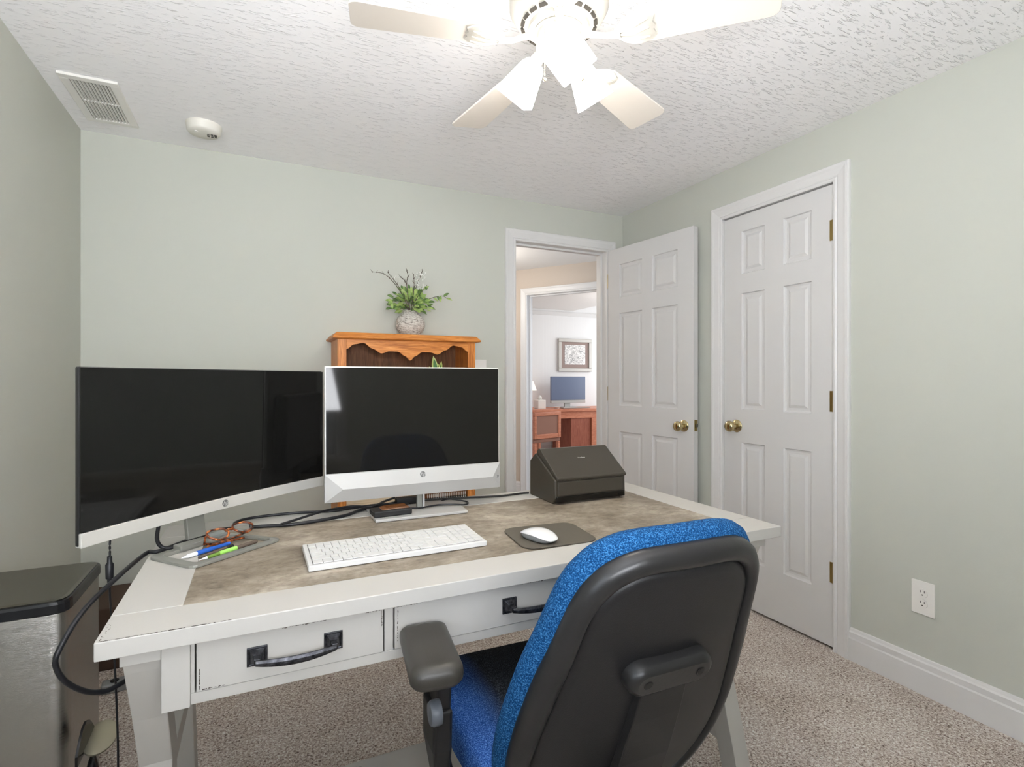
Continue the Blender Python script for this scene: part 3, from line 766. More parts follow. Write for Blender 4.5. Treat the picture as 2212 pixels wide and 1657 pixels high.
# apron carcass and drawers
ay = 1.035
zt, zb = .7395, .630
mb = MB()
mb.box((-.106, ay, zb), (1.178, ay+.02, .649)); mb.box((-.106, ay, .735), (1.178, ay+.02, zt))
for x0, x1 in ((-.106, -.100), (.2165, .2335), (.8565, .8735), (1.172, 1.178)): mb.box((x0, ay, .649), (x1, ay+.02, .735))
mb.box((-.146, ay+.02, zb), (-.126, 1.70, zt)); mb.box((1.198, ay+.02, zb), (1.218, 1.70, zt)); mb.box((-.126, 1.68, zb), (1.198, 1.70, zt))
mb.box((-.126, ay+.02, zb+.004), (1.198, 1.68, zb+.012))
mb.build('apron', 'desk', dk, bevel=.001, fix=False)
for x0, x1 in ((-.147, -.106), (1.178, 1.219)): B((x0, ay-.004, zb-.002), (x1, ay+.05, zt), 'corner_block', 'desk', dk, .001)
def pull(parent, cx, y, cz):
    mb = MB()
    for s in (-1, 1):
        x = cx+s*.0635
        R_ = lambda h, d: [(x-h, y-d, cz-h), (x+h, y-d, cz-h), (x+h, y-d, cz+h), (x-h, y-d, cz+h)]
        mb.rings([R_(.0165, 0), R_(.0165, .003), R_(.0135, .0035), R_(.0125, .0025), R_(.006, .012), R_(.005, .026)], 0, False)
    rings = []
    for i in range(17):
        k = i/8-1; x = cx+k*.0665; yy = y-.0245-.006*(1-k*k); zz = cz-.002-.004*(1-k*k); hz = .0048+.0026*(1-k*k); hy = .0042
        rings.append([(x, yy-hy*.4, zz-hz), (x, yy+hy*.6, zz-hz*.9), (x, yy+hy, zz), (x, yy+hy*.6, zz+hz*.9), (x, yy-hy*.4, zz+hz), (x, yy-hy, zz+hz*.3), (x, yy-hy, zz-hz*.3)])
    mb.rings(rings, 0, False)
    mb.build('drawer_pull', 'pull', parent, bevel=.001)
for i, (x0, x1, lab) in enumerate(((-.0985, .215, None), (.235, .855, None), (.875, 1.1705, None))):
    dr = B((x0+.0012, ay-.0025, .6505), (x1-.0012, ay+.018, .7335), 'drawer', 'desk', dk, .0008)
    pull(dr, (x0+x1)/2, ay-.0025, .692)
    y = ay-.0027
    a, b_ = x0+.002, x1-.002
    if i == 0:
        nicks(dr, (a+.004, y, .654), (a+.004, y, .688), (0, -1, 0), 14, .0016, .0008); nicks(dr, (a+.006, y, .653), (a+.04, y, .653), (0, -1, 0), 10, .0016, .0004)
        nicks(dr, (a+.13, y, .7315), (a+.205, y, .7315), (0, -1, 0), 14, .0022, .0016); nicks(dr, (b_-.04, y, .7315), (b_-.003, y, .7315), (0, -1, 0), 10, .0014, .0012)
        nicks(dr, (b_-.003, y, .731), (b_-.003, y, .70), (0, -1, 0), 12, .0012, .0012)
    else:
        nicks(dr, (a+.004, y, .7315), (a+.055, y, .7315), (0, -1, 0), 14, .0018, .0012); nicks(dr, (a+.004, y, .729), (a+.004, y, .665), (0, -1, 0), 14, .0014, .0012)
        nicks(dr, (a+.27, y, .7315), (a+.34, y, .7315), (0, -1, 0), 14, .0018, .0012)
# legs: hourglass pairs at both ends
def leg(x0, x1, prof, wd):
    mb = MB(); rg = []
    for y, z in prof: rg.append([(x0, y, z), (x1, y, z), (x1, y+wd, z), (x0, y+wd, z)])
    mb.rings(rg, 0, False); return mb.build('leg', 'desk', dk, bevel=.0018)
FRONT = [(1.052, .712), (1.062, .69), (1.125, .575), (1.18, .46), (1.178, .39), (1.150, .29), (1.085, .05), (1.075, 0)]
MY = 1.373
for x0, x1 in ((-.203, -.150), (1.220, 1.273)):
    leg(x0, x1, [(y, z) for y, z in FRONT], .062)
    leg(x0, x1, [(2*MY-y-.062, z) for y, z in FRONT], .062)
    B((x0-.002, 1.040, .712), (x1+.002, 1.70, DT-.030), 'leg_cap', 'desk', dk, .0015)
    B((x0+.004, 1.13, .11), (x1-.004, 1.62, .17), 'side_rail', 'desk', dk, .0015)
    B((x0+.004, 1.23, .40), (x1-.004, 1.52, .44), 'side_rail', 'desk', dk, .0015)
B((-.156, 1.305, .13), (1.226, 1.442, .168), 'stretcher', 'desk', dk, .0015)
mb = MB(); mb.lathe([(.012, 0), (.0155, .001), (.0165, .005), (.0155, .009), (.012, .010), (.009, .006), (.010, .001)], n=28, cap=False)
tag(mb.build('metal_ring', 'blackgloss', None, (.226, 1.392, .168)), 'small black ring lying on the desk stretcher near the floor', 'ring')

# ---------------------------------------------------------------- curved monitor (left)
def hp_logo(parent, loc, rot, r):
    e = bpy.data.objects
    mb = MB()
    # round emblem: a slim disc with two slanted letters cut in a paler tone
    mb.lathe([(.0001, 0), (r, 0), (r, .0004), (.0001, .0004)], n=28)
    o = mb.build('logo', 'logo', parent, loc, rot)
    text_mesh('logo_letters', 'hp', r*1.75, 'silver', o, (0, r*.05, .0005), (0, 0, 0), .0004, .32)
    return o
mL, mR = Vector((-.3173, 1.2915)), Vector((.1763, 1.746))
mc = (mL+mR)/2; mu = (mR-mL); mw = mu.length; mang = math.atan2(mu.y, mu.x)
mon = thing('curved_monitor', 'large curved black-screened monitor with a silver chin on the left end of the desk', 'monitor', (mc.x, mc.y, 0), mang)
SAG = .022
def cy_(x): return SAG*(1-(2*x/mw)**2)         # centre sits farther from the viewer than the ends
def curved(x0, x1, z0, z1, y0, y1, n=24):
    mb = MB(); rg = []
    for i in range(n+1):
        x = x0+(x1-x0)*i/n; c = cy_(x)
        rg.append([(x, c+y0, z0), (x, c+y1, z0), (x, c+y1, z1), (x, c+y0, z1)])
    mb.rings(rg, 0, False)
    return mb
ZB, ZT = .846, 1.2005
def smoothx(o):
    for p in o.data.polygons: p.use_smooth = True
    return o
curved(-mw/2, mw/2, ZB+.002, ZT, .004, .016).build('housing', 'bezel', mon, bevel=.003)
smoothx(curved(-mw/2+.002, mw/2-.002, ZB+.030, ZT-.002, .0005, .0042).build('screen', 'screen', mon))
curved(-mw/2+.001, mw/2-.001, ZB, ZB+.0285, -.002, .016).build('chin', 'silverw', mon, bevel=.0015)
mb = MB(); mb.box((-.16, .03, 1.0), (.16, .055, 1.15)); mb.build('back_housing', 'bezel', mon, bevel=.008)
hp_logo(mon, (.004, SAG-.0023, ZB+.0145), (PI/2, 0, 0), .0088)
mb = MB(); T = Matrix.Translation((-.048, .058, .783)) @ Matrix.Rotation(math.radians(-8), 4, 'X')
mb.box((-.024, -.006, 0), (.024, .006, .26), T=T); mb.build('stand_neck', 'standgrey', mon, bevel=.002)
# stand base: open rectangular ring
F0 = Vector((-.1315, 1.3146)); R0_ = Vector((.0477, 1.4565)); ub = (R0_-F0).normalized(); vb = Vector((-ub.y, ub.x))
def bpnt(a, b_): q = F0+ub*a+vb*b_; return mon_inv @ Vector((q.x, q.y, 0))
mon_inv = (Matrix.Translation((mc.x, mc.y, 0)) @ Matrix.Rotation(mang, 4, 'Z')).inverted()
def ringpoly(pts, r):
    out = []
    n_ = len(pts)
    for i, p in enumerate(pts):
        a = Vector(pts[i-1]); b_ = Vector(pts[(i+1) % n_]); p = Vector(p)
        da = (a-p).normalized(); db = (b_-p).normalized()
        for k in range(5):
            t_ = k/4; q = p+da*r*(1-t_)**2+db*r*t_**2
            out.append(tuple(q))
    return out
outer = ringpoly([(0, 0), (.232, 0), (.205, .165), (-.004, .158)], .022); inner = ringpoly([(.018, .014), (.212, .014), (.192, .140), (.014, .132)], .012)
def lift(pl, z): return [tuple(bpnt(*q)+Vector((0, 0, z))) for q in pl]
mb = MB()
mb.rings([lift(inner, DT), lift(outer, DT), lift(outer, DT+.006), lift(inner, DT+.008), lift(inner, DT)], 0, False, False, False)
mb.build('stand_base', 'standgrey', mon, bevel=.001)
mb = MB(); mb.rings([lift([(.055, .128), (.125, .132), (.125, .160), (.055, .158)], DT+.004), lift([(.055, .128), (.125, .132), (.125, .160), (.055, .158)], DT+.016)], 0, False)
mb.build('neck_foot', 'standgrey', mon, bevel=.002)

# pens and spectacles inside the ring
def dskp(a, b_): q = F0+ub*a+vb*b_; return Vector((q.x, q.y, DT))
def pen(name, lab, p0, p1, segs, r=.0048):
    p0 = Vector(p0); p1 = Vector(p1); L = (p1-p0).length; d = (p1-p0).normalized()
    t = thing(name, lab, 'pen', p0, 0)
    q = d.to_track_quat('Z', 'Y').to_matrix().to_4x4()
    for nm, m_, a, b_, ra, rb in segs:
        mb = MB(); mb.lathe([(.0005, a*L), (ra*r, a*L), (rb*r, b_*L), (.0005, b_*L)], n=14, T=q); mb.build(nm, m_, t)
pen('ballpoint_pen', 'pen with a white tip and blue grip lying in the monitor stand ring', dskp(.005+.02, .078)+Vector((0, 0, .0055)), dskp(.145, .082)+Vector((0, 0, .0055)),
    [('tip', 'penwhite', 0, .12, .15, .7), ('barrel', 'penwhite', .12, .30, .9, 1), ('grip', 'penblue', .30, .62, 1.15, 1.15), ('clip_end', 'penblue', .62, 1, .9, .9)])
pen('ballpoint_pen', 'pen with a light green grip nearest the front of the monitor stand ring', dskp(.035, .030)+Vector((0, 0, .0055)), dskp(.185, .036)+Vector((0, 0, .0055)),
    [('tip', 'penwhite', 0, .12, .15, .7), ('barrel', 'pengreend', .12, .32, .8, 1), ('grip', 'pengreen', .32, .62, 1.1, 1.1), ('clip_end', 'twig', .62, 1, 1, .9)])
pen('marker_pen', 'dark brown pen lying between the blue and green pens', dskp(.045, .046)+Vector((0, 0, .0055)), dskp(.135, .056)+Vector((0, 0, .0055)),
    [('barrel', 'twig', 0, .8, .8, .8), ('cap', 'black', .8, 1, .9, .9)])
sp = thing('spectacles', 'tortoiseshell spectacles folded on the desk inside the monitor stand ring', 'glasses', dskp(.150, .082), math.atan2(ub.y, ub.x)+.03)
for s in (-1, 1):
    mb = MB(); P_ = [(s*.034+.0245*math.cos(a)*1.05, -.012-.004*abs(math.cos(a)), .0235+.0195*math.sin(a)) for a in [2*PI*j/28 for j in range(29)]]
    TT = Matrix.Rotation(-1.12, 4, 'X')
    mb.tube([TT @ Vector(p)+Vector((0, -.012, .012)) for p in P_], .0026, 8); mb.build('rim', 'tort', sp)
    mb = MB(); rg = [[TT @ Vector((s*.034+f*.0245*1.05*math.cos(a), -.013, .0235+f*.0195*math.sin(a)))+Vector((0, -.012, .012)) for a in [2*PI*j/28 for j in range(28)]] for f in (1, .5, .02)]
    mb.rings(rg, 0, True, False, False); mb.build('lens', 'lens', sp)
    mb = MB(); mb.tube([TT @ Vector((s*.060, -.012, .030))+Vector((0, -.012, .012)), (s*.062, .012, .018), (s*.03, .020+.006*s, .008), (-s*.045, .018+.006*s, .0045)], [.003, .003, .0026, .0032], 8); mb.build('temple', 'tort', sp)
mb = MB(); mb.tube([TT @ Vector(p)+Vector((0, -.012, .012)) for p in ((-.010, -.012, .028), (0, -.013, .031), (.010, -.012, .028))], .003, 8); mb.build('bridge', 'tort', sp)

# ---------------------------------------------------------------- all-in-one computer
ai = thing('all_in_one_computer', 'all-in-one computer with a black screen and deep silver chin at the middle of the desk', 'computer', (.434, 1.585, 0))
tilt = math.radians(1.0); z0 = .8255; hh = .388
TA = Matrix.Translation((0, 0, z0)) @ Matrix.Rotation(-tilt, 4, 'X')
hw = .2705
mb = MB(); mb.box((-hw, 0, .068), (hw, .012, hh), T=TA); mb.build('frame', 'silverw', ai, bevel=.003)
mb = MB(); mb.box((-hw+.004, -.0022, .0815), (hw-.004, .001, hh-.004), T=TA); mb.build('screen', 'screen2', ai)
mb = MB()
def af(x, y, z): return TA @ Vector((x, y, z))
# faceted chin: ridge stands proud, end facets taper
t0, t1 = [(-hw, -.0024, .080), (hw, -.0024, .080)], None
vs = [af(-hw, -.0024, .080), af(hw, -.0024, .080), af(hw, -.0024, 0), af(-hw, -.0024, 0), af(-hw+.048, -.016, .037), af(hw-.030, -.016, .037)]
mb.add(vs, [(0, 4, 5, 1), (3, 2, 5, 4), (0, 3, 4), (1, 5, 2)])
bk = [af(-hw, .014, .080), af(hw, .014, .080), af(hw, .014, 0), af(-hw, .014, 0)]
mb.add([vs[0], vs[1], vs[2], vs[3]]+bk, [(4, 5, 6, 7), (0, 1, 5, 4), (3, 7, 6, 2), (0, 4, 7, 3), (1, 2, 6, 5)])
mb.build('chin', 'silver', ai)
mb = MB(); mb.box((-.20, .012, .05), (.20, .045, .30), T=TA); mb.build('back_housing', 'silver', ai, bevel=.01)
# facet holding the emblem slopes outwards; the emblem lies on it
sl = math.atan2(.0136, .043)
lg = TA @ Vector((.012, -.0024-.0136*.42-.0006, .080-.043*.42))
hp_logo(ai, lg, (PI/2-tilt-sl, 0, 0), .0088)
stk = TA @ Vector((hw-.009, -.0075, .036))
text_mesh('badge', '27', .010, 'logo', ai, stk, (PI/2-tilt, 0, .42), .0003)
mb = MB()
mb.box((.002, .020, DT+.008), (.018, .034, .90)); mb.build('stand_neck', 'standgrey', ai, bevel=.002)
mb = MB(); mb.box((.020, .020, DT+.008), (.026, .034, .90)); mb.build('stand_neck', 'silver', ai, bevel=.001)
mb = MB(); mb.rings([[(-.140, -.064, DT), (.136, -.066, DT), (.142, .085, DT), (-.140, .085, DT)], [(-.140, -.064, DT+.008), (.136, -.066, DT+.008), (.142, .085, DT+.008), (-.140, .085, DT+.008)]], 0, False)
mb.build('stand_base', 'silver', ai, bevel=.0015)
# hub / small device resting on the base
t = thing('cable_hub', 'small black hub box with a glossy brown top on the all-in-one stand base', 'hub', (.352, 1.575, DT+.008), .05)
B((-.060, -.032, 0), (.052, .030, .018), 'casing', 'black', t, .004)
mb = MB(); mb.rings([[(-.035, -.024, .018), (.050, -.024, .018), (.050, .028, .018), (-.035, .028, .018)], [(-.02, -.018, .0225), (.042, -.018, .0235), (.042, .022, .0235), (-.02, .022, .0225)]], 0, False); mb.build('top_cover', 'brownglass', t, bevel=.002)

# ---------------------------------------------------------------- keyboard
kb = thing('keyboard', 'white full-size keyboard on the inset in front of the computer', 'keyboard', (.294, 1.270, DT), .015)
KW, KD = .204, .0745
mb = MB(); mb.rings([[(-KW, -KD, 0), (KW, -KD, 0), (KW, KD, .002), (-KW, KD, .002)], [(-KW, -KD, .012), (KW, -KD, .012), (KW, KD, .017), (-KW, KD, .017)]], 0, False)
mb.build('case', 'keyw', kb, bevel=.0018)
def kz(y): return .012+.005*(y+KD)/(2*KD)
kx0 = -KW+.010; uw = (2*KW-.020)/22.6; rows = 6; rh = (2*KD-.016)/6
layout = [[1]*13+[2]+[-.3, 1, 1, 1, -.3, 1, 1, 1, 1], [1]*13+[2]+[-.3, 1, 1, 1, -.3, 1, 1, 1, 1], [1.5]+[1]*12+[1.5]+[-.3, 1, 1, 1, -.3, 1, 1, 1, 1],
          [1.8]+[1]*11+[2.2]+[-3.6, 1, 1, 1, 1], [2.3]+[1]*10+[2.7]+[-1.3, 1, -1.3, 1, 1, 1, 1], [1.2, 1.2, 1.2, 1.2, 5.2, 1.2, 1.2, 1.2, 1.4]+[-.3, 1, 1, 1, -.3, 2, 1, 1]]
mbk = MB(); mbg = MB()
nk = 0
for r, row in enumerate(layout):
    x = kx0; y1 = KD-.008-r*rh; y0 = y1-rh
    for k_ in row:
        if k_ < 0:
            if k_ > -1: mbg.box((x-.0004, y0-.0003, kz((y0+y1)/2)-.0006), (x-k_*uw+.0004, y1+.0003, kz((y0+y1)/2)+.0014))
            else: mbg.box((x+.0004, y0-.0003, kz((y0+y1)/2)-.0006), (x-k_*uw-.0004, y1+.0003, kz((y0+y1)/2)+.0014))
            x += -k_*uw; continue
        a, b_ = x+.0007, x+k_*uw-.0007
        mb = MB(); zz = kz((y0+y1)/2)
        mb.box((a, y0+.0007, zz-.0006), (b_, y1-.0007, zz+.0020)); key = mb.build('key', 'keyw', kb); nk += 1
        if nk > 99:
            bpy.data.objects.remove(key); mbk.box((a, y0+.0007, zz-.0006), (b_, y1-.0007, zz+.0020))
        x += k_*uw
mbk.build('keys', 'keyw', kb, fix=False)['kind'] = 'stuff'
mbg.build('deck_strips', 'keyw', kb, fix=False)
mb = MB(); mb.rings([[(kx0-.001, -KD+.007, kz(-KD+.007)+.0001), (-kx0+.001, -KD+.007, kz(-KD+.007)+.0001), (-kx0+.001, KD-.007, kz(KD-.007)+.0001), (kx0-.001, KD-.007, kz(KD-.007)+.0001)],
   [(kx0-.001, -KD+.007, kz(-KD+.007)+.0004), (-kx0+.001, -KD+.007, kz(-KD+.007)+.0004), (-kx0+.001, KD-.007, kz(KD-.007)+.0004), (kx0-.001, KD-.007, kz(KD-.007)+.0004)]], 0, False)
mb.build('key_bed', 'gapgrey', kb)

# ---------------------------------------------------------------- mouse mat and mouse
t = thing('mouse_mat', 'dark grey-brown rounded mouse mat right of the keyboard', 'mouse mat', (.676, 1.208, DT), -.06)
mb = MB(); pts = ringpoly([(-.104, -.090), (.100, -.092), (.110, .092), (-.096, .096)], .040)
mb.prism(pts, 2, 0, .003); mb.build('pad', 'pad', t, bevel=.001)
ms = thing('computer_mouse', 'white low computer mouse on the dark mouse mat', 'mouse', (.632, 1.180, DT+.003), .28)
mb = MB(); rg = []
for f, z in ((.80, .002), (.90, .004), (.95, .010), (1.0, .017)):
    rg.append([(.030*f*math.copysign(abs(math.cos(a))**.75, math.cos(a)), .055*f*math.copysign(abs(math.sin(a))**.8, math.sin(a)), z*(.35+.65*(1-(math.sin(a)*.85)**2)) if z > .004 else z) for a in [2*PI*j/36 for j in range(36)]])
mb.rings(rg); mb.build('underside', 'mouseg', ms)
mb = MB(); rg = []
for f in (1.0, .97, .88, .72, .5, .25, .02):
    ring = []
    for j in range(36):
        a = 2*PI*j/36; x = .0302*f*math.copysign(abs(math.cos(a))**.75, math.cos(a)); y = .0555*f*math.copysign(abs(math.sin(a))**.8, math.sin(a))
        e = 1-(y/.0555*.85)**2; z = .017*(.35+.65*e) + .0115*math.sqrt(max(0, 1-f*f))*(.6+.4*e)
        ring.append((x, y, z))
    rg.append(ring)
mb.rings(rg, 0, True, False, True); mb.build('top_shell', 'mousew', ms)

# ---------------------------------------------------------------- document scanner
sc_ = thing('document_scanner', 'dark brown-black document scanner with a sloping closed lid on the right of the desk', 'scanner', (1.0, 1.505, DT))
sw = .139
mb = MB()
side = [(.010, .0), (.168, .0), (.168, .120), (.128, .150), (-.008, .076), (-.010, .020), (.002, .004)]
mb.prism(side, 0, -sw, sw); mb.build('body', 'scanner', sc_, bevel=.003)
lp = [(-.012, .074), (-.016, .078), (-.0165, .084), (-.010, .088), (.106, .166), (.118, .166), (.132, .152)]
mb = MB(); mb.prism(lp, 0, -sw+.006, sw+.001); mb.build('lid', 'scanner', sc_, bevel=.003)
mb = MB(); mb.box((-sw+.010, -.0135, .026), (sw-.012, -.006, .072)); mb.build('front_cover', 'scanner', sc_, bevel=.003)
mb = MB(); mb.rings([[(-sw+.004, -.006, .004), (sw-.004, -.006, .004), (sw-.004, -.006, .024), (-sw+.004, -.006, .024)], [(-sw+.004, -.014, .006), (sw-.004, -.014, .006), (sw-.004, -.014, .024), (-sw+.004, -.014, .024)]][::-1], 0, False); mb.build('paper_slot', 'scannerd', sc_, bevel=.002)
mb = MB(); mb.lathe([(.0005, 0), (.007, 0), (.007, .002), (.0005, .002)], n=20, T=Matrix.Translation((sw-.024, -.0145, .016)) @ RX(PI/2)); mb.build('scan_button', 'scannerd', sc_)
for x in (-.115, .115): B((x-.008, .02, -.0), (x+.008, .15, .002), 'rubber_foot', 'black', sc_, 0)
text_mesh('lettering', 'ScanSnap', .0078, 'text', sc_, (.006, .060, .1352), (math.atan2(.078, .116), 0, 0), .0002)

# ---------------------------------------------------------------- cables
def cable(name, lab, pts, r, m='cable', n=8, extra=None):
    mb = MB(); mb.tube(smooth_path(pts, n), r, 8)
    o = mb.build(name, m, None if not extra else extra); 
    if not extra: tag(o, lab, 'cable')
    return o
ZC = DT+.0045
def on(L, z=ZC): return [(x, y, z) for x, y in L]
pth = on([(.43, 1.738), (.345, 1.706), (.275, 1.673), (.215, 1.622), (.089, 1.590), (-.003, 1.606), (-.092, 1.616)]) + [(-.150, 1.56, ZC), (-.215, 1.475, ZC)]
pth += [(-.24, 1.477, .772), (-.27, 1.341, .764), (-.30, 1.244, .742), (-.32, 1.191, .701), (-.325, 1.186, .672), (-.31, 1.202, .628), (-.28, 1.248, .582), (-.24, 1.286, .577), (-.12, 1.45, .59), (-.10, 1.60, .61), (-.10, 1.66, .622)]
cable('power_cable', 'thick black cable running along the desk and looping out over its left edge', pth, .0048)
cable('display_cable', 'black cable arching behind the curved monitor base toward the computer stand', on([(-.060, 1.634), (-.066, 1.67), (-.045, 1.705), (.01, 1.722), (.10, 1.722), (.19, 1.70), (.25, 1.71), (.31, 1.722), (.36, 1.72), (.40, 1.70), (.43, 1.685)]), .0038)
cable('usb_cable', 'black cable crossing the other cables left of the computer stand', on([(.05, 1.566), (.09, 1.60), (.17, 1.668), (.25, 1.695), (.31, 1.668), (.36, 1.72), (.40, 1.755), (.42, 1.80)][:-1], ZC+.0095), .0036)
cable('usb_cable', 'thin black cable looping on the right side of the computer stand base', [(.408, 1.577, DT+.018), (.44, 1.585, DT+.014), (.50, 1.605, DT+.0125), (.55, 1.59, DT+.0125), (.590, 1.60, DT+.006), (.612, 1.64, DT+.004), (.565, 1.668, DT+.0125), (.545, 1.70, DT+.004), (.56, 1.73, DT+.004)], .0026)
cable('scanner_cable', 'thin dark cable running along the back of the desk to the scanner', on([(.858, 1.676), (.83, 1.678), (.756, 1.672), (.679, 1.684), (.605, 1.705), (.50, 1.722), (.44, 1.728)], ZC), .0034, 'cabled')
B((.395, 1.70, DT), (.48, 1.732, DT+.022), 'cable_adapter', 'black', None, .004)
tag(bpy.data.objects['cable_adapter'], 'small black adapter block on the desk back edge behind the computer stand', 'adapter')
t = thing('hanging_cable', 'thin black cable with an inline connector hanging down left of the desk', 'cable', (0, 0, 0))
P_ = smooth_path([(-.300, 1.56, .872), (-.300, 1.45, .83), (-.300, 1.437, .79), (-.30, 1.435, .72), (-.30, 1.449, .651), (-.30, 1.482, .521), (-.30, 1.512, .273), (-.31, 1.52, .10), (-.32, 1.56, .006), (-.34, 1.70, .005)], 8)
mb = MB(); mb.tube(P_, .0022, 6); mb.build('cord', 'cable', t)
mb = MB(); mb.lathe([(.0005, -.034), (.004, -.033), (.0045, -.020), (.0075, -.018), (.0080, .012), (.005, .016), (.0045, .030), (.0005, .031)], (-.300, 1.4345, .757), 12); mb.build('connector', 'cable', t)
mb = MB(); mb.tube(smooth_path([(-.215, 1.53, .86), (-.222, 1.50, .80), (-.205, 1.487, .777), (-.17, 1.50, .775)], 6), .0045, 8)
tag(mb.build('power_lead', 'cable'), 'short black lead dropping from the curved monitor to its base corner', 'cable')

# ---------------------------------------------------------------- stainless bin and things beside it
bn = thing('trash_can', 'tall stainless steel trash can with a dark lid left of the desk', 'trash can', (-.5575, 1.725, 0))
cx, cy_h = .1475, .152
pl = ringpoly([(-cx, -cy_h), (cx, -cy_h), (cx, cy_h), (-cx, cy_h)], .034)
def off(pl, s): return [(x*(1+s/abs(cx)), y*(1+s/abs(cy_h))) for x, y in pl]
mb = MB(); mb.rings([[(x, y, z) for x, y in off(pl, -.004)] for z in (.002, .03)], 0, True); mb.build('base_ring', 'lidrim', bn)
mb = MB(); mb.rings([[(x, y, z) for x, y in off(pl, -.001)] for z in (.03, .628)], 0, True); o = mb.build('body', 'steel', bn)
mb = MB(); mb.rings([[(x, y, z) for x, y in off(pl, s)] for s, z in ((0, .628), (.003, .631), (.003, .650), (0, .656), (-.008, .657))], 0, False); mb.build('lid_rim', 'lidrim', bn)
mb = MB(); mb.rings([[(x, y, z) for x, y in off(pl, s)] for s, z in ((-.005, .654), (-.004, .659), (-.012, .6605))], 0, False); mb.build('lid', 'lid', bn)
B((-.06, -cy_h-.035, .004), (.06, -cy_h+.01, .022), 'foot_pedal', 'steelgrey', bn, .004)
t = thing('pedestal', 'small grey metal disc on a slim black stand between the trash can and the desk', 'stand', (-.345, 1.60, 0))
mb = MB(); mb.lathe([(.001, 0), (.045, 0), (.045, .008), (.02, .014), (.001, .015)], (0, -.06, 0), 28); mb.build('foot', 'blackgloss', t)
mb = MB(); mb.tube(smooth_path([(0, -.06, .012), (-.002, -.085, .15), (-.004, -.085, .26), (-.012, -.045, .292)], 6), [.006]*10+[.012, .014, .015, .014, .012, .010, .008, .006, .005], 10); mb.build('stem', 'blackgloss', t)
TT = Matrix.Translation((-.008, .0, .300)) @ Matrix.Rotation(.12, 4, 'Y') @ Matrix.Rotation(.15, 4, 'X')
mb = MB(); mb.lathe([(.001, 0), (.034, 0), (.038, .002), (.038, .006), (.036, .007), (.001, .007)], n=40, T=TT @ Matrix.Diagonal((.9, 1.5, 1, 1))); mb.build('disc', 'discm', t)
mb = MB()
rg = []
for i in range(7):
    k = i/6; rg.append([(-.036+.004*k+.005*s, -.085+.125*k, .292+.010*k+f*(.066*math.sin(PI*min(1, k*.85+.12)))) for s, f in ((0, 0), (1, 0), (1, 1), (0, 1))])
mb.rings(rg, 0, True); mb.build('curved_fin', 'blackgloss', t)
tag(B((-.66, 2.64, 0), (-.34, 2.93, .25), 'storage_box', 'darkbox', None, .004), 'dark brown box on the carpet against the back wall behind the desk', 'box')
t = thing('power_strip', 'grey power strip on the carpet behind the left end of the desk', 'power strip', (-.44, 2.47, 0), .1)
B((-.10, -.025, 0), (.12, .025, .035), 'casing', 'mouseg', t, .005)
mb = MB()
for i in range(4): mb.lathe([(.0005, .035), (.014, .035), (.014, .037), (.0005, .037)], (-.06+i*.045, 0, 0), 16)
mb.build('sockets', 'black', t, fix=False)

# ---------------------------------------------------------------- office chair
ch = thing('office_chair', 'blue fabric office chair with a black plastic back seen from behind at the desk', 'office chair', (.609, .734, 0), -.03)
PH = .351; KC = .658
def bk(u, v, w_): # back plane -> chair local
    ww = w_ + KC*u*u + .10*max(0, -v-.02)**2*4
    return (u, -v*math.sin(PH)+ww*math.cos(PH), .61+v*math.cos(PH)+ww*math.sin(PH))
half = [(0, .331), (.05, .330), (.09, .326), (.12, .316), (.145, .300), (.162, .28), (.175, .258), (.187, .222), (.203, .145), (.218, .08), (.230, 0), (.235, -.06), (.2345, -.116), (.226, -.175), (.200, -.235), (.155, -.275), (.09, -.295), (0, -.302)]
hs = smooth_path([(a, b_, 0) for a, b_ in half], 4)
hs = [(p.x, p.y) for p in hs]
outl = hs + [(-x, y) for x, y in hs[::-1][1:-1]]
C0_ = (0, .02)
def ring_at(ins, w_, sc=None, shift=(0, 0)):
    out = []
    for x, y in outl:
        dx, dy = x-C0_[0], y-C0_[1]; L = math.hypot(dx, dy)
        f = (L-ins)/L if sc is None else sc
        u, v = C0_[0]+dx*f, C0_[1]+dy*f
        out.append(bk(u, v, w_))
    return out
mb = MB()
mb.rings([ring_at(.004, .016), ring_at(0, .008), ring_at(.001, -.006), ring_at(.007, -.014), ring_at(.018, -.0185), ring_at(.029, -.0165), ring_at(.036, -.010), ring_at(.038, -.002)], 0, True, False, False)
mb.build('back_rim', 'rim', ch)
mb = MB()
rg = [ring_at(.0375, -.001), ring_at(.040, -.0075), ring_at(.046, -.0105), ring_at(.056, -.0115)]
def ring_f(f, w_):
    out = []
    for x, y in outl:
        dx, dy = x-C0_[0], y-C0_[1]; L = math.hypot(dx, dy); r = (L-.056)*f
        out.append(bk(C0_[0]+dx/L*r, C0_[1]+dy/L*r, w_))
    return out
rg += [ring_f(f, -.0115) for f in (.8, .6, .4, .2, .02)]
mb.rings(rg, 0, True, False, True); mb.build('back_panel', 'shell', ch)
mb = MB()
rg = [ring_at(.004, .010), ring_at(-.006, .014), ring_at(-.012, .026), ring_at(-.011, .040), ring_at(-.002, .054), ring_at(.016, .062), ring_at(.05, .066)] + [ring_f(f, .066) for f in (.7, .4, .02)]
mb.rings(rg, 0, True, False, True); mb.build('back_cushion', 'blue', ch)
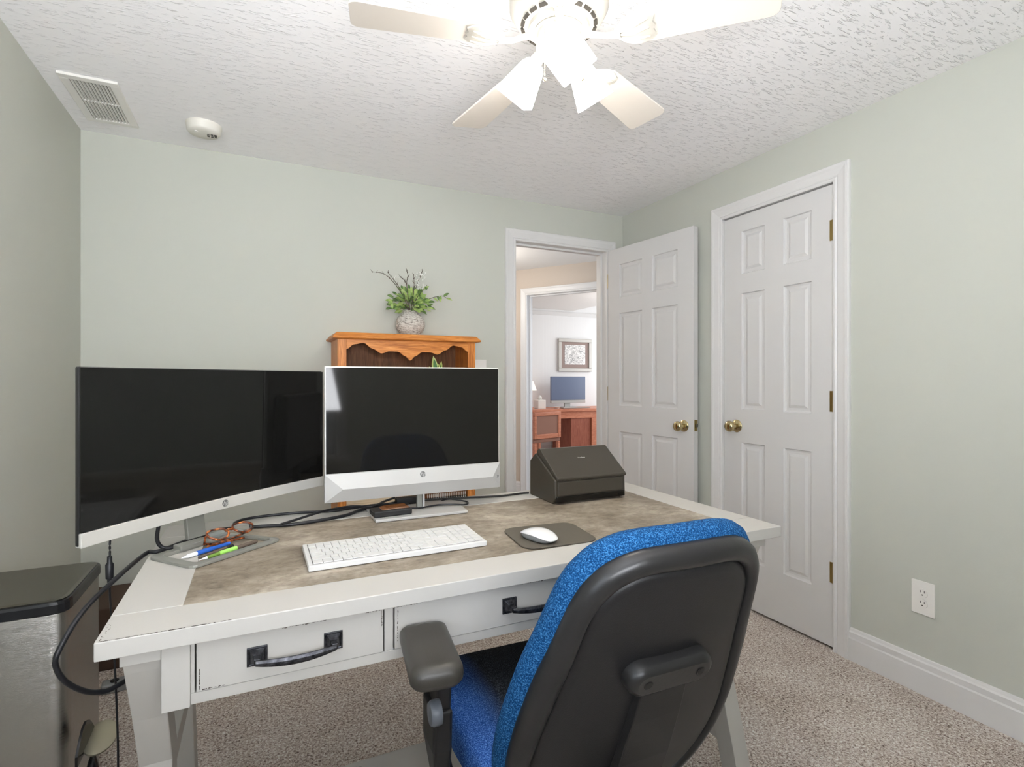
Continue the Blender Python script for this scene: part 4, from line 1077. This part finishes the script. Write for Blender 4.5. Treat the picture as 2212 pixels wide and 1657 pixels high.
# bracket with two bolt recesses, and the spine below it
mb = MB(); rg = []
def caps(hl, r, w_, vc=.099): # capsule outline
    out = []
    for j in range(16): a = -PI/2+PI*j/15; out.append((hl+r*math.cos(a), vc+r*math.sin(a)))
    for j in range(16): a = PI/2+PI*j/15; out.append((-hl+r*math.cos(a), vc+r*math.sin(a)))
    return [bk(u, v, w_-KC*u*u+KC*.003) for u, v in out]
mb.rings([caps(.056, .029, -.008), caps(.056, .0285, -.026), caps(.055, .025, -.034), caps(.054, .018, -.038)], 0, True, False, True)
mb.build('back_bracket', 'rim', ch)
for s in (-1, 1):
    mb = MB(); c = [bk(s*.053+.0085*math.cos(a), .100+.0085*math.sin(a), -.0385) for a in [2*PI*j/20 for j in range(20)]]
    c2 = [bk(s*.053+.0062*math.cos(a), .100+.0062*math.sin(a), -.0392) for a in [2*PI*j/20 for j in range(20)]]
    mb.rings([c, c2], 0, True); mb.build('bolt_recess', 'hole', ch)
mb = MB(); rg = []
for v, w_, hw_ in ((.080, -.022, .048), (.0, -.024, .052), (-.10, -.026, .056), (-.20, -.030, .060), (-.30, -.040, .062), (-.36, -.035, .062)):
    rg.append([bk2 for bk2 in [bk(-hw_, v, w_+.016-KC*hw_**2), bk(-hw_+.002, v, w_-KC*hw_**2), bk(hw_-.002, v, w_-KC*hw_**2), bk(hw_, v, w_+.016-KC*hw_**2)]])
mb.rings(rg, 0, False); mb.build('spine', 'shell', ch, bevel=.002)
# seat
sy0, sy1, sh = .115, .575, .256
sp_ = []
base_pl = [(sh*.80, sy0), (sh*1.0, sy0+.09), (sh*1.03, sy0+.27), (sh*.98, sy1-.06), (sh*.78, sy1), (-sh*.78, sy1), (-sh*.98, sy1-.06), (-sh*1.03, sy0+.27), (-sh*1.0, sy0+.09), (-sh*.80, sy0)]
so = smooth_path([(a, b_, 0) for a, b_ in base_pl+[base_pl[0]]], 6)[:-1]
sc0 = (0, (sy0+sy1)/2)
def sr(f, z, dish=0):
    out = []
    for p in so:
        x, y = sc0[0]+(p.x-sc0[0])*f, sc0[1]+(p.y-sc0[1])*f
        out.append((x, y, z-dish*(1-(y-sy0)/(sy1-sy0)*.3)+(-.022*max(0, (y-.47)/.1)**2)))
    return out
SZ = .482
mb = MB(); mb.rings([sr(.93, SZ-.078), sr(.985, SZ-.070), sr(1.0, SZ-.05), sr(1.0, SZ-.026), sr(.985, SZ-.010), sr(.95, SZ-.001), sr(.88, SZ), sr(.7, SZ, .006), sr(.4, SZ, .010), sr(.02, SZ, .012)], 0, True)
mb.build('seat', 'seatblue', ch)
mb = MB(); mb.rings([sr(.70, SZ-.115), sr(.9, SZ-.105), sr(.955, SZ-.085), sr(.94, SZ-.076)], 0, True); mb.build('seat_shell', 'shell', ch)
mb = MB(); mb.box((-.06, -.03, .345), (.06, .30, .372)); mb.build('back_support_bar', 'shell', ch, bevel=.008)
# arms
for s in (-1, 1):
    T = Matrix.Translation((-.340 if s < 0 else .288, .184 if s < 0 else .193, .705)) @ Matrix.Rotation(s*.10, 4, 'Z')
    mb = MB(); rg = []
    def rrect(hx, hy, r, z, bend=True, k=6):
        out = []
        for sx_, sy_, a0 in ((1, 1, 0), (-1, 1, PI/2), (-1, -1, PI), (1, -1, 3*PI/2)):
            for j in range(k+1):
                a = a0+PI/2*j/k; x = sx_*(hx-r)+r*math.cos(a); y = sy_*(hy-r)+r*math.sin(a)
                # the front of the pad droops
                zz = z-.016*max(0, (y-.068)/.032)**2 if bend else z
                out.append(T @ Vector((x, y, zz)))
        return out
    for hx, hy, z in ((.028, .082, -.040), (.036, .093, -.037), (.0395, .098, -.030), (.0405, .0995, -.020), (.0395, .098, -.011), (.036, .094, -.0045), (.031, .089, -.001), (.024, .082, .0003), (.012, .07, .0008)):
        rg.append(rrect(hx*1.12, hy, min(hx*.85, .024), z))
    mb.rings(rg, 0, True); pad = mb.build('arm_pad', 'arm', ch)
    mb = MB()
    X0 = -.318 if s < 0 else .285
    def pr(x, y, z, hx, hy): return [(x-hx, y-hy, z), (x+hx, y-hy, z), (x+hx, y+hy, z), (x-hx, y+hy, z)]
    mb.rings([pr(X0, .20, .672, .022, .045), pr(X0-s*.004, .205, .64, .014, .032), pr(X0-s*.006, .215, .56, .013, .030), pr(X0-s*.010, .23, .47, .013, .03), pr(X0-s*.014, .235, .42, .012, .028)], 0, False)
    mb.build('arm_upright', 'shell', ch, bevel=.006, seg=3)
    mb = MB(); mb.rings([pr(X0-s*.002, .217, .575, .018, .042), pr(X0-s*.002, .22, .50, .018, .040), pr(X0-s*.010, .232, .425, .014, .022)], 0, False); mb.build('arm_sleeve', 'bezel', ch, bevel=.006, seg=3)
    mb = MB(); mb.tube([(X0-s*.020, .22, .39), (X0-s*.022, .23, .43), (X0-s*.018, .235, .45)], .014, 10); mb.tube([(X0-s*.020, .22, .39), (s*.24, .24, .365), (s*.10, .25, .362)], .014, 10); mb.build('arm_bracket', 'shell', ch, fix=False)
    TK = Matrix.Translation((X0+s*.012, .150, .595)) @ Matrix.Rotation(s*PI/2, 4, 'Y')
    mb = MB(); mb.lathe([(.0005, 0), (.020, 0), (.021, .004), (.021, .014), (.018, .019), (.0005, .020)], n=24, T=TK); mb.build('height_knob', 'knobgrey', ch)
# base
cyb = .30
mb = MB(); mb.lathe([(.001, .09), (.032, .09), (.032, .24), (.024, .245), (.024, .36), (.05, .362), (.001, .37)], (0, cyb, 0), 24); mb.build('column', 'black', ch)
for k in range(5):
    a = math.radians(270+72*k); d = Vector((math.cos(a), math.sin(a), 0)); c = Vector((0, cyb, 0))
    mb = MB(); mb.tube([c+d*.02+Vector((0, 0, .115)), c+d*.12+Vector((0, 0, .11)), c+d*.22+Vector((0, 0, .09)), c+d*.265+Vector((0, 0, .075))], [.03, .024, .018, .015], 12)
    lg_ = mb.build('leg', 'shell', ch)
    mb = MB(); Tc = Matrix.Translation(c+d*.265) @ Matrix.Rotation(a+.7*k, 4, 'Z')
    for y in (-.016, .006): mb.lathe([(.0005, 0), (.024, 0), (.025, .003), (.025, .008), (.0005, .010)], n=20, T=Tc @ Matrix.Translation((0, y, .0255)) @ Matrix.Rotation(-PI/2, 4, 'X'))
    mb.box((-.008, -.008, .03), (.008, .008, .062), T=Tc); mb.build('caster', 'black', lg_, fix=False)
